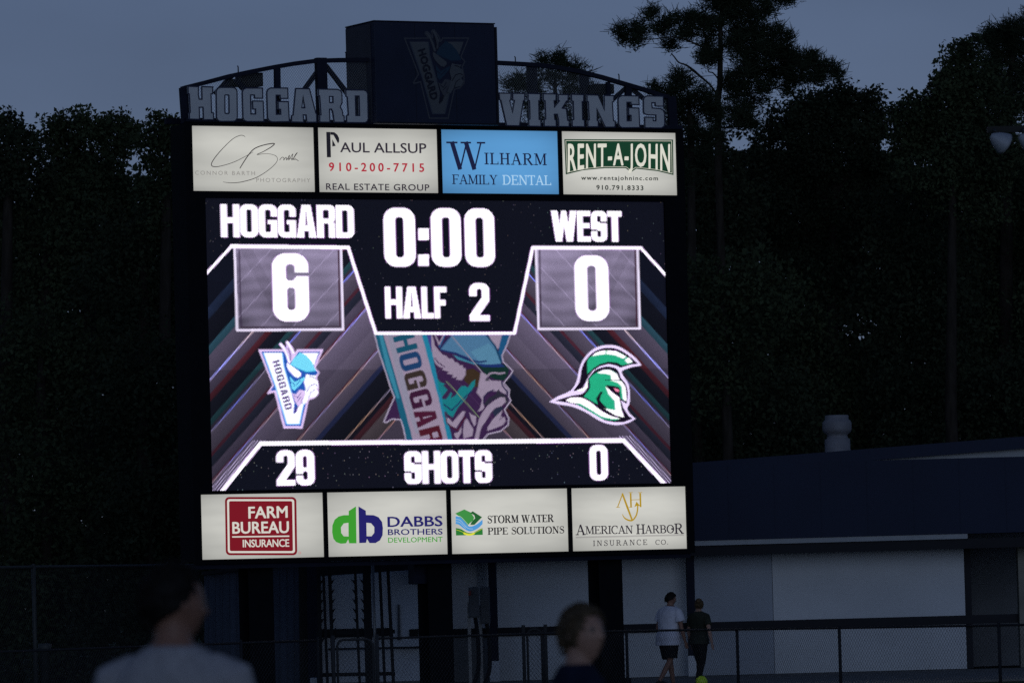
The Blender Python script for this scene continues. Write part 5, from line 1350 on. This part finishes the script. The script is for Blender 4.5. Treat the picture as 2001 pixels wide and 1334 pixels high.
tree('hardwood_tree', 'pale leafy tree with an open crown at the right edge', [(1850, 135, 14, 10), (1880, 95, 20, 14), (1898, 84, 9, 12), (1862, 112, 12, 10), (1890, 115, 26, 18), (1835, 162, 16, 10), (1850, 150, 20, 18), (1875, 170, 36, 24), (1900, 195, 36, 24), (1845, 190, 30, 22), (1812, 205, 18, 14), (1782, 198, 9, 10), (1778, 212, 12, 14), (1762, 222, 16, 12),
     (1748, 228, 10, 12), (1770, 240, 22, 18), (1810, 235, 40, 26), (1865, 235, 50, 30), (1915, 250, 40, 30), (1755, 262, 14, 12), (1790, 270, 30, 22), (1840, 290, 60, 34), (1900, 300, 50, 40), (1770, 300, 20, 16), (1790, 345, 40, 26), (1850, 370, 70, 50), (1920, 380, 60, 60), (1880, 140, 40, 30), (1910, 160, 50, 40), (1860, 190, 50, 40), (1820, 230, 50, 40), (1930, 220, 60, 60), (1880, 250, 80, 60), (1800, 280, 50, 50), (1960, 300, 70, 70), (1840, 330, 80, 50)], 122, [(1868, 160, 8), (1862, 300, 14), (1858, 800, 24)],
     [[(1862, 320, 14), (1810, 260, 8), (1770, 230, 4)], [(1864, 260, 12), (1900, 180, 7), (1890, 110, 4)]], dens=1.5, size=.095, m='leaf', seed=22, gaps=GAPS)
tree('pine_tree', 'tall pine with rounded tufts in the top right corner', [(1955, 62, 28, 14), (1935, 72, 14, 14), (1975, 58, 26, 12), (1992, 70, 18, 18), (1945, 90, 24, 18), (1975, 95, 30, 22), (2000, 110, 22, 26), (1962, 120, 22, 16), (1990, 150, 24, 22), (1940, 150, 22, 20), (1925, 128, 12, 10), (1960, 178, 16, 22), (1945, 195, 24, 14), (1995, 200, 16, 20), (2010, 60, 40, 40), (2030, 160, 50, 60), (1978, 165, 8, 14), (1955, 85, 40, 30), (1985, 120, 40, 40), (1940, 160, 40, 40), (1975, 200, 50, 40)],
     128, [(1985, 70, 8), (1975, 140, 12), (1968, 300, 22), (1965, 700, 30)], [[(1972, 190, 8), (1985, 168, 6), (2001, 150, 4)], [(1972, 210, 8), (1950, 170, 6), (1935, 140, 4)], [(1975, 130, 6), (1955, 100, 4)]], dens=1.0, m='pine', seed=23, pine=True, cl=(.2, .2))
dark = 'dark trees filling the wood on the right'
for i, (bl, y, tr) in enumerate((
    ([(1400, 300, 60, 70), (1360, 360, 60, 60), (1430, 380, 70, 60), (1380, 450, 70, 80), (1450, 480, 60, 70), (1340, 420, 30, 60)], 126, (1400, 500)),
    ([(1380, 560, 70, 70), (1360, 650, 60, 70), (1440, 620, 80, 80), (1500, 560, 70, 70), (1420, 730, 90, 80), (1350, 740, 40, 70)], 119, (1420, 800)),
    ([(1370, 820, 60, 60), (1440, 840, 90, 60), (1530, 800, 80, 90), (1380, 900, 70, 60), (1480, 900, 90, 60), (1560, 880, 80, 60)], 121.5, (1450, 1000)),
    ([(1560, 620, 90, 80), (1620, 700, 90, 70), (1540, 720, 70, 70), (1700, 760, 90, 80), (1620, 800, 90, 80), (1660, 880, 90, 60)], 127, (1600, 900)),
    ([(1780, 430, 80, 80), (1740, 540, 80, 90), (1820, 520, 90, 90), (1760, 640, 70, 80), (1840, 640, 90, 80), (1700, 600, 40, 60)], 125, (1790, 800)),
    ([(1930, 400, 80, 90), (1990, 330, 60, 80), (1950, 520, 90, 90), (2020, 450, 80, 100), (1930, 640, 90, 80), (2010, 620, 90, 90)], 129, (1960, 800)),
    ([(1760, 760, 80, 80), (1850, 760, 90, 80), (1800, 850, 90, 60), (1940, 760, 90, 90), (1900, 840, 90, 50), (2010, 760, 80, 90)], 124, (1860, 900)),
    ([(2080, 250, 90, 110), (2110, 420, 100, 120), (2090, 620, 100, 120), (2100, 780, 90, 90), (2040, 260, 40, 70)], 126, (2090, 900)),
    ([(1200, 300, 80, 60), (1240, 420, 100, 80), (1290, 560, 80, 100), (1240, 700, 90, 100), (1290, 820, 80, 90), (1310, 330, 30, 70)], 130, (1240, 900)))):
    tree('dark_tree', ['dense dark tree at the foot of the tall pine, beside the top panel row', 'dense dark tree beside the middle of the lit screen', 'dark leafy tree just above the left end of the navy roof', 'dark tree right behind the roof vent', 'dark tree below the pale open crown',
                       'tall dark tree behind the two floodlights', 'low dark tree above the white roof wedge', 'dark tree cut off by the right edge', 'dark tree hidden mostly behind the right end of the board'][i],
         bl, y, [(tr[0], tr[1] - 100, 6), (tr[0], tr[1], 20)], dens=.62, size=.11, m=('leaf2', 'leaf')[i % 2], seed=40 + i, gaps=GAPS, group='dark trees of the right-hand wood', cl=(.36, .26))
# left side
L = [('hardwood_tree', 'hardwood with a lumpy crown left of the scoreboard', [(105, 250, 14, 14), (125, 240, 12, 14), (160, 232, 12, 10), (165, 245, 18, 16), (200, 245, 16, 14), (235, 240, 14, 12), (245, 255, 18, 18), (262, 262, 8, 16), (120, 270, 32, 22), (180, 270, 44, 26), (232, 280, 34, 30), (140, 320, 46, 36), (210, 330, 50, 40), (110, 300, 16, 24),
      (170, 390, 70, 50), (120, 380, 40, 50), (230, 400, 40, 50)], 121, (178, 420), 'leaf', 60, 2.6),
     ('hardwood_tree', 'feathery hardwood touching the left end of the lettering', [(308, 236, 5, 4), (330, 243, 12, 6), (345, 250, 10, 10), (322, 255, 18, 10), (300, 262, 12, 10), (280, 275, 10, 8), (320, 280, 30, 20), (345, 290, 22, 30), (300, 310, 24, 24), (335, 340, 34, 34), (300, 370, 30, 34), (345, 410, 34, 44), (305, 440, 30, 40)], 117, (325, 420), 'leaf', 61, 1.7),
     ('hardwood_tree', 'thin topped tree at the left edge of the photo', [(10, 228, 7, 4), (22, 238, 9, 6), (30, 258, 9, 8), (8, 262, 20, 18), (-10, 250, 20, 30), (25, 275, 14, 14), (10, 310, 34, 34), (-20, 340, 40, 60), (30, 350, 34, 50), (60, 268, 14, 10), (68, 280, 12, 14), (50, 285, 12, 12), (60, 310, 24, 24), (80, 350, 30, 40)], 119, (15, 420), 'leaf2', 62, 1.7)]
for nm, lb, bl, y, tr, m_, sd, dn in L:
    tree(nm, lb, bl, y, [(tr[0], tr[1] - 140, 7), (tr[0], tr[1], 20), (tr[0] - 4, tr[1] + 300, 26)], [[(tr[0], tr[1] - 60, 8), (tr[0] - 24, tr[1] - 120, 5)], [(tr[0], tr[1] - 40, 8), (tr[0] + 26, tr[1] - 110, 5)]], dens=dn, size=.095, m=m_, seed=sd, gaps=GAPS)
for i, (bl, y, tr, lb) in enumerate((
    ([(60, 420, 80, 70), (150, 460, 80, 70), (40, 520, 70, 80), (120, 560, 80, 80), (-20, 440, 50, 90)], 120, (90, 600), 'dark leafy tree on the far left below the lumpy crown'),
    ([(260, 470, 70, 70), (330, 500, 60, 80), (220, 560, 80, 80), (310, 600, 80, 80), (380, 560, 40, 90), (380, 440, 20, 60)], 118, (280, 650), 'dark leafy tree beside the upper left of the screen'),
    ([(60, 660, 90, 90), (150, 700, 80, 90), (20, 780, 80, 90), (110, 820, 90, 90)], 117, (80, 850), 'dark leafy tree at the far left, middle height'),
    ([(260, 720, 90, 90), (340, 760, 80, 90), (230, 840, 90, 90), (330, 880, 90, 90), (400, 700, 30, 120), (400, 880, 30, 90)], 115, (280, 900), 'dark leafy tree beside the lower left of the screen'),
    ([(60, 920, 90, 80), (150, 960, 90, 80), (30, 1040, 80, 80), (120, 1080, 90, 70), (60, 1150, 90, 50), (-20, 1240, 80, 60), (60, 1250, 80, 60), (140, 1250, 80, 60), (0, 1320, 90, 40), (110, 1320, 90, 40)], 114.5, (90, 1090), 'dark bushy tree behind the tall left fence, nearest the left edge'),
    ([(260, 980, 90, 80), (340, 1010, 80, 80), (240, 1080, 90, 70), (340, 1100, 60, 60), (280, 1150, 100, 50), (370, 1000, 30, 80), (220, 1240, 80, 60), (300, 1240, 80, 60), (360, 1230, 50, 60), (200, 1320, 90, 40), (310, 1320, 90, 40)], 113.5, (290, 1090), 'dark bushy tree behind the tall left fence, beside the board'))):
    tree('dark_tree', lb, bl, y, [(tr[0], tr[1] - 150, 12), (tr[0], tr[1], 30)], dens=.62, size=.11, m=('leaf', 'leaf2')[i % 2], seed=70 + i, gaps=GAPS, group='dark trees of the left-hand wood', cl=(.36, .26))
# the far wood behind: one mass nobody could count
def far_wood():
    g = random.Random(3); bl = []
    for px in range(1180, 2140, 46):
        for py in range(380, 1000, 60): bl.append((px + g.uniform(-16, 16), py + g.uniform(-16, 16), 52, 52))
    for px in range(1280, 2140, 46):
        if not (1420 < px < 1470): bl.append((px, 330 + g.uniform(-6, 20), 48, 34))
    for px in range(-60, 420, 46):
        for py in range(400, 1190, 60): bl.append((px + g.uniform(-16, 16), py + g.uniform(-16, 16), 52, 52))
    for px in range(430, 1190, 60):                    # and on behind the scoreboard
        for py in range(470, 1190, 80): bl.append((px + g.uniform(-20, 20), py + g.uniform(-20, 20), 62, 66))
    o = leaves('far_wood', None, bl, 150, .30, .20, M['leaf2'], 99, 1.6, GAPS, cl=(.5, .4))
    tag(o, 'dark continuous wood far behind the trees', 'woodland', kind='stuff')
far_wood()

# ================================================================== people
def remesh(mb, voxel, name, smooth_it=3, disp=None):
    me = mb.mesh('tmp'); o = bpy.data.objects.new('tmp', me); COL.objects.link(o)
    r = o.modifiers.new('r', 'REMESH'); r.mode = 'VOXEL'; r.voxel_size = voxel; r.use_smooth_shade = True
    s = o.modifiers.new('s', 'SMOOTH'); s.factor = .5; s.iterations = smooth_it
    dg = bpy.context.evaluated_depsgraph_get(); dg.update()
    out = bpy.data.meshes.new_from_object(o.evaluated_get(dg)); out.name = name
    bpy.data.objects.remove(o); bpy.data.meshes.remove(me)
    if disp:
        for v in out.vertices: v.co += disp(v.co)
    return out
def head_mb(yaw, tilt=0, grow=0.0, hair=None, scale=1.0, seed=0, squash=1.0):
    """closed head facing +X turned by yaw; hair: function(phi, z) -> True where hair grows"""
    mb = MB(); n, m = 56, 44; vs = []
    for i in range(m + 1):
        th = math.pi * i / m
        for k in range(n):
            ph = 2 * math.pi * k / n - math.pi
            z = math.cos(th); s = math.sin(th)
            a, b, c = .100, .077, .120
            x = a * s * math.cos(ph); y = b * s * math.sin(ph); zz = c * z
            if zz < 0:                                     # jaw
                f = 1 - .30 * (-zz / c) ** 1.5; y *= f
                if x < 0: x *= 1 - .55 * (-zz / c)
                else: x *= 1 - .06 * (-zz / c)
            fr = max(0, math.cos(ph))
            g = lambda p0, w, z0, h: math.exp(-((ph - p0) / w) ** 2 - ((zz - z0) / h) ** 2)
            if grow == 0 and abs(ph) < 1.6:
                x += .024 * g(0, .15, -.022, .016) + .012 * g(0, .12, .004, .022) + .006 * g(0, .6, .036, .012)
                d = -.009 * (g(.38, .16, .014, .014) + g(-.38, .16, .014, .014)) + .007 * g(0, .28, -.060, .009) + .010 * g(0, .3, -.100, .016) - .004 * g(0, .3, -.077, .006)
                d += .004 * (g(.7, .25, -.02, .02) + g(-.7, .25, -.02, .02)); x += d
            if grow == 0: y += math.copysign(.016, y) * (math.exp(-((abs(ph) - 1.62) / .10) ** 2 - ((zz + .002) / .024) ** 2))
            if hair:
                h = hair(ph, zz)
                k2 = 1 + (grow * (1 + .8 * noise.noise(Vector((x * 16 + seed, y * 16, zz * 16))))) * h - (1 - min(1, h)) * .14
                x *= k2; y *= k2; zz *= (1 + grow * .7 * h - (1 - min(1, h)) * .12)
            vs.append(Vector((x, y, zz * squash)) * scale)
    rot = Matrix.Rotation(yaw, 3, 'Z') @ Matrix.Rotation(tilt, 3, 'Y')
    vs = [rot @ v for v in vs]
    fs = [(i * n + k, (i + 1) * n + k, (i + 1) * n + (k + 1) % n, i * n + (k + 1) % n) for i in range(m) for k in range(n)]
    mb.add(vs, fs, 0, True); return mb
def ell_loft(mb, rings, n=28, rot=None, org=Vector(), closed=True):
    vs = []
    for (x, y, z, rx, ry) in rings:
        for k in range(n):
            a = 2 * math.pi * k / n; ca, sa = math.cos(a), math.sin(a)
            p = Vector((x + rx * math.copysign(abs(ca) ** .85, ca), y + ry * math.copysign(abs(sa) ** .85, sa), z)); vs.append(org + (rot @ p if rot else p))
    fs = [(i * n + k, i * n + (k + 1) % n, (i + 1) * n + (k + 1) % n, (i + 1) * n + k) for i in range(len(rings) - 1) for k in range(n)]
    if closed: fs += [tuple(range(n - 1, -1, -1)), tuple((len(rings) - 1) * n + k for k in range(n))]
    return mb.add(vs, fs, 0, True)
def ball(mb, c, r, n=14):
    ell_loft(mb, [(c[0], c[1], c[2] + r * math.sin(t), max(r * math.cos(t), .001), max(r * math.cos(t), .001)) for t in np.linspace(-math.pi / 2, math.pi / 2, n)], n=16)
def person(label, x, y, yaw, H, head_yaw, skin, hair_m, hairf, shirt_m, low_m, legs, arms, lower='pants', voxel=.012, head_tilt=0, lean=0.0, bulk=1.0, hair_grow=.09, shirt_len=.49, sleeve=.62, shoe='black', bun=False, seed=0):
    """legs/arms: joint offsets in the body's own frame: x forward, y left. legs [(knee dx, dy), (ankle dx, dy, lift)], arms [(elbow dx, dy, dz), (wrist dx, dy, dz)]"""
    root = empty('person', (x, y, 0), yaw); tag(root, label, 'person')
    Rz = Matrix.Rotation(yaw, 3, 'Z'); O = Vector((x, y, 0))
    T = lambda p: O + Rz @ Vector(p)
    h = H / 1.75; ln = lambda z: lean * max(0, z - .9 * h)
    sh = .187 * h * bulk; B = MB()
    tors = [(.0, 0, .86, .105, .160), (.0, 0, .94, .115, .170), (.005, 0, 1.04, .105, .150), (.01, 0, 1.14, .112, .155), (.015, 0, 1.26, .120, .172), (.008, 0, 1.35, .112, .182), (0, 0, 1.405, .098, .176), (-.004, 0, 1.445, .080, .138), (-.006, 0, 1.48, .066, .092), (-.004, 0, 1.505, .058, .066)]
    tors = [(a + ln(c * h) / h, b, c, d * bulk, e * bulk) for a, b, c, d, e in tors]
    ell_loft(B, [tuple(v * h for v in r) for r in tors], rot=Rz, org=O)
    nx = ln(1.5 * h)
    B.tube([T((nx - .01, 0, 1.40 * h)), T((nx + .0, 0, 1.49 * h)), T((nx + .015 * h, 0, 1.585 * h))], [.068 * h, .057 * h, .056 * h], 16)
    hc = T((nx + .024 * h, 0, 1.615 * h)); hm = head_mb(yaw + head_yaw, head_tilt, scale=h)
    B.add([hc + v for v in hm.v_], hm.f, 0, True) if hasattr(hm, 'v_') else B.add([hc + Vector(v) for v in hm.v], hm.f, 0, True)
    shirt = MB(); low = MB(); shoes = []
    st = [(a, b, c, (d * 1.09 + .012) * (1 + max(0, 1.05 - c) * .9), (e * 1.05 + .010) * (1 + max(0, 1.05 - c) * .5)) for a, b, c, d, e in tors if c >= shirt_len * 1.75]
    st = [(st[0][0], 0, shirt_len * 1.75 - .03, st[0][3] * 1.06, st[0][4] * 1.05)] + st[:-1] + [(st[-1][0], 0, 1.498, .064 * bulk, .074)]
    ell_loft(shirt, [tuple(v * h for v in r) for r in st], rot=Rz, org=O)
    for si, (el, wr) in zip((1, -1), arms):
        S_ = Vector((nx * .9 - .0, si * sh, 1.388 * h)); E = S_ + Vector(el) * h; W_ = E + Vector(wr) * h
        P = [T(S_), T(S_.lerp(E, .5)), T(E), T(E.lerp(W_, .35)), T(W_)]
        B.tube(P, [.056 * h, .047 * h, .038 * h, .040 * h, .026 * h], 14); ball(B, T(S_), .058 * h); 
        # hand: palm, four unequal fingers, thumb
        d = (W_ - E).normalized(); pc = W_ + d * .045 * h; fw = Vector((1, 0, 0)) - d * d.x
        fw = fw.normalized() if fw.length > .1 else Vector((0, 0, -1)); pn = d.cross(fw).normalized()
        for q in np.linspace(-1, 1, 4): B.tube([T(W_ + fw * q * .012 * h), T(W_ + d * .075 * h + fw * q * .028 * h)], [.015 * h, .013 * h], 8)
        for q, L_ in zip((1, .35, -.3, -.95), (.066, .076, .070, .054)):
            a = W_ + d * .078 * h + fw * q * .029 * h; b = a + d * L_ * .5 * h; c = b + (d * .8 + pn * si * -.5).normalized() * L_ * .5 * h
            B.tube([T(a), T(b), T(c)], [.0095 * h, .009 * h, .007 * h], 8)
        a = W_ + d * .02 * h + fw * .02 * h; B.tube([T(a), T(a + (d * .6 + fw * .8).normalized() * .035 * h), T(a + (d * .95 + fw * .5).normalized() * .065 * h)], [.012 * h, .011 * h, .008 * h], 8)
        # sleeve
        q = S_.lerp(E, sleeve); up = S_ + (S_ - E).normalized() * .0
        shirt.tube([T(S_ + Vector((0, -si * .07 * h, .030 * h))), T(S_ + Vector((0, 0, .004 * h))), T(S_.lerp(E, sleeve * .5)), T(q)], [.062 * h, .070 * h, .068 * h * bulk, .070 * h * bulk], 16)
    for si, (kn, an) in zip((1, -1), legs):
        Hp = Vector((0, si * .088 * h * bulk, .90 * h)); K = Vector((kn[0] * h, si * .09 * h + kn[1] * h, (.50 - abs(kn[0]) * .18) * h)); A = Vector((an[0] * h, si * .09 * h + an[1] * h, (.085 + an[2]) * h))
        B.tube([T(Hp), T(Hp.lerp(K, .5)), T(K), T(K.lerp(A, .3)), T(A)], [.088 * h * bulk, .074 * h * bulk, .054 * h, .054 * h, .036 * h], 16)
        tx = A + Vector((.17 * h, 0, -.055 * h)); B.tube([T(A + Vector((-.04 * h, 0, -.045 * h))), T(A + Vector((.04 * h, 0, -.035 * h))), T(tx)], [.032 * h, .036 * h, .024 * h], 12)
        e_ = .97 if lower == 'pants' else .80
        if lower == 'pants': low.tube([T(Hp + Vector((0, 0, .04 * h))), T(Hp.lerp(K, .5)), T(K), T(K.lerp(A, .5)), T(K.lerp(A, .97))], [.102 * h * bulk, .088 * h * bulk, .070 * h, .066 * h, .055 * h], 18)
        else: low.tube([T(Hp + Vector((0, 0, .04 * h))), T(Hp.lerp(K, .4)), T(Hp.lerp(K, .86))], [.105 * h * bulk, .100 * h * bulk, .100 * h * bulk], 18)
        sm_ = MB(); sm_.tube([T(A + Vector((-.055 * h, 0, -.045 * h))), T(A + Vector((-.02 * h, 0, -.03 * h))), T(A + Vector((.06 * h, 0, -.035 * h))), T(A + Vector((.13 * h, 0, -.050 * h))), T(A + Vector((.185 * h, 0, -.058 * h)))], [.034 * h, .044 * h, .044 * h, .036 * h, .018 * h], 14)
        shoes.append(sm_)
    ell_loft(low, [tuple(v * h for v in r) for r in ((0, 0, .80, .105 * bulk, .150 * bulk), (0, 0, .86, .112 * bulk, .165 * bulk), (0, 0, .95, .112 * bulk, .168 * bulk), (.0, 0, 1.0, .100 * bulk, .150 * bulk))], rot=Rz, org=O)
    # lie the lowest sole on the ground
    body = link('body', remesh(B, voxel, 'body', 2), skin, root)
    def fold(co):
        n1 = noise.noise(Vector((co.x * 9, co.y * 9, co.z * 5 + seed))); n2 = noise.noise(Vector((co.x * 22, co.y * 22, co.z * 9 + seed)))
        r = Vector((co.x - x, co.y - y, 0)); r = r.normalized() if r.length > .01 else Vector((1, 0, 0))
        return r * (.010 * n1 + .004 * n2)
    link('shirt', remesh(shirt, voxel, 'shirt', 5, fold), shirt_m, root)
    link('trousers' if lower == 'pants' else 'shorts', remesh(low, voxel, 'low', 4, fold), low_m, root)
    for s_ in shoes: link('shoe', remesh(s_, voxel * .8, 'shoe', 1), M[shoe], root)
    hb_ = head_mb(yaw + head_yaw, head_tilt, grow=hair_grow, hair=hairf, scale=h, seed=seed)
    H2 = MB(); H2.add([hc + Vector(v) for v in hb_.v], hb_.f, 0, True)
    if bun:
        bd = Matrix.Rotation(yaw + head_yaw, 3, 'Z') @ Vector((-.085, 0, .075)); ball(H2, hc + bd * h, .042 * h)
    # loose locks break the outline
    g = random.Random(seed); rot = Matrix.Rotation(yaw + head_yaw, 3, 'Z') @ Matrix.Rotation(head_tilt, 3, 'Y')
    for _ in range(260):
        ph = g.uniform(-math.pi, math.pi); th = g.uniform(.05, 2.1); zz = .12 * math.cos(th)
        if hairf(ph, zz) < .8: continue
        p = Vector((.103 * math.sin(th) * math.cos(ph), .080 * math.sin(th) * math.sin(ph), zz * 1.04)) * h
        nrm = p.normalized(); tang = nrm.cross(Vector((g.uniform(-1, 1), g.uniform(-1, 1), g.uniform(-1, 1)))).normalized()
        a = hc + rot @ (p * .99); b = hc + rot @ (p * 1.08 + tang * .012 * h); c = hc + rot @ (p * 1.10 + tang * .03 * h - Vector((0, 0, .012 * h)))
        H2.tube([a, b, c], [.007 * h, .006 * h, .002 * h], 5)
    H2.build('hair', hair_m, root)
    # eyes
    for si in (1, -1):
        e = hc + rot @ (Vector((.084, si * .031, .014)) * h); mb = MB(); ball(mb, e, .0115 * h, 8); mb.build('eye', M['eye'], root)
    return root
M['eye'] = mat('eye_white', (.16, .14, .13), .5, .2)
M['hair_black'] = mat('dark_hair', (.012, .010, .009), .7, .2, nscale=40, namt=.4)
M['hair_brown'] = mat('brown_hair', (.11, .075, .042), .6, .3, nscale=40, namt=.5)
M['hair_blonde'] = mat('light_brown_hair', (.12, .075, .035), .6, .3, nscale=40, namt=.5)
M['shirt_grey'] = mat('heather_grey_cotton', (.43, .42, .45), .95, .1, nscale=30, namt=.2)
M['shirt_navy'] = mat('navy_cotton', (.016, .020, .045), .95, .1, nscale=30, namt=.2)
M['shirt_white'] = mat('white_cotton', (.72, .72, .82), .9, .1, nscale=20, namt=.1)
M['shirt_olive'] = mat('dark_olive_cotton', (.040, .045, .034), .95, .1, nscale=4, namt=.4)
M['cloth_black'] = mat('black_cloth', (.013, .013, .015), .9, .1)
stand = [((.02, 0), (0, 0, 0)), ((.02, 0), (0, 0, 0))]
hang = [((.0, .06, -.30), (.04, .01, -.25)), ((.0, -.06, -.30), (.04, -.01, -.25))]
def short_hair(ph, z):
    f = abs(ph) / math.pi                              # 0 front .. 1 back
    line = .075 if f < .30 else (.075 - (f - .30) / .2 * .085 if f < .5 else -.01 - (f - .5) * .12)
    return min(1, max(0, (z - line) / .012 + .5))
def full_hair(ph, z):
    f = abs(ph) / math.pi
    line = .070 if f < .22 else (.070 - (f - .22) / .22 * .115 if f < .44 else -.045 - (f - .44) * .06)
    return min(1, max(0, (z - line) / .012 + .5))
# near spectators, out of focus
y1 = 18.8; p1 = at(336, 1200, y1)
person('blurred man in a grey T-shirt with short dark hair, seen from behind', p1.x, y1, R(82), 1.915, R(-52), M['skin2'], M['hair_black'], short_hair, M['shirt_grey'], M['cloth_black'],
       stand, hang, voxel=.010, bulk=.96, seed=3, hair_grow=.10)
y2 = 23.4; p2_ = at(1136, 1200, y2)
person('blurred young person with short brown hair and a navy shirt looking right', p2_.x - .02, y2, R(20), 1.735, R(-62), M['skin'], M['hair_brown'], full_hair, M['shirt_navy'], M['cloth_black'],
       stand, hang, voxel=.010, bulk=.86, seed=5, hair_grow=.12, head_tilt=R(-6))
# two people walking past behind the fence
y3 = 103.2; a3 = at(1306, 1250, y3); a4 = at(1366, 1250, y3)
person('man in a white T-shirt and black shorts walking right behind the fence', a3.x, y3 + .1, R(36), 1.73, R(-14), M['skin2'], M['hair_black'], short_hair, M['shirt_white'], M['cloth_black'],
       [((.10, 0), (.16, 0, .0)), ((-.04, 0), (-.30, 0, .045))], [((-.06, .05, -.29), (.10, .0, -.24)), ((.03, -.05, -.30), (.06, -.02, -.25))], lower='shorts', voxel=.012, head_tilt=R(10), lean=.10, bulk=1.34, hair_grow=.16, seed=8, shirt_len=.46)
person('person in a dark olive shirt and black trousers with tied up light brown hair', a4.x, y3 - .1, R(52), 1.60, R(30), M['skin'], M['hair_blonde'], full_hair, M['shirt_olive'], M['cloth_black'],
       [((.12, .0), (.10, 0, .0)), ((-.05, 0), (-.22, 0, .03))], [((.02, .07, -.29), (.10, .02, -.24)), ((-.10, -.13, -.28), (-.02, -.07, -.25))], voxel=.012, bulk=1.05, seed=9, hair_grow=.08, bun=True, shirt_len=.50)
# the bright ball
bc = at(1371, 1332, 102.3); 
mb = MB(); rr_ = .108
for_c = Vector((bc.x, 102.3, rr_))
ell_loft(mb, [(for_c.x, for_c.y, for_c.z + rr_ * math.sin(t), max(rr_ * math.cos(t), .0005), max(rr_ * math.cos(t), .0005)) for t in np.linspace(-math.pi / 2, math.pi / 2, 20)], n=28)
bo = mb.build('soccer_ball', mat('neon_yellow_vinyl', (.60, .85, .04), .4, .5)); tag(bo, 'bright yellow green ball on the ground at the walkers\' feet', 'ball')
mb = MB()
for k in range(9):
    a = k * 2.4; z = -0.75 + k * .19; r_ = math.sqrt(max(0, 1 - z * z)); c = Vector((r_ * math.cos(a), r_ * math.sin(a), z)); s = c.cross(Vector((0, 0, 1))).normalized(); t_ = s.cross(c)
    mb.add([for_c + (c + (s * math.cos(q) + t_ * math.sin(q)) * .30).normalized() * (rr_ + .001) for q in np.linspace(0, 2 * math.pi, 6)[:-1]], [tuple(range(5))])
mb.build('ball_patch', M['cloth_black'], bo)['kind'] = 'stuff'
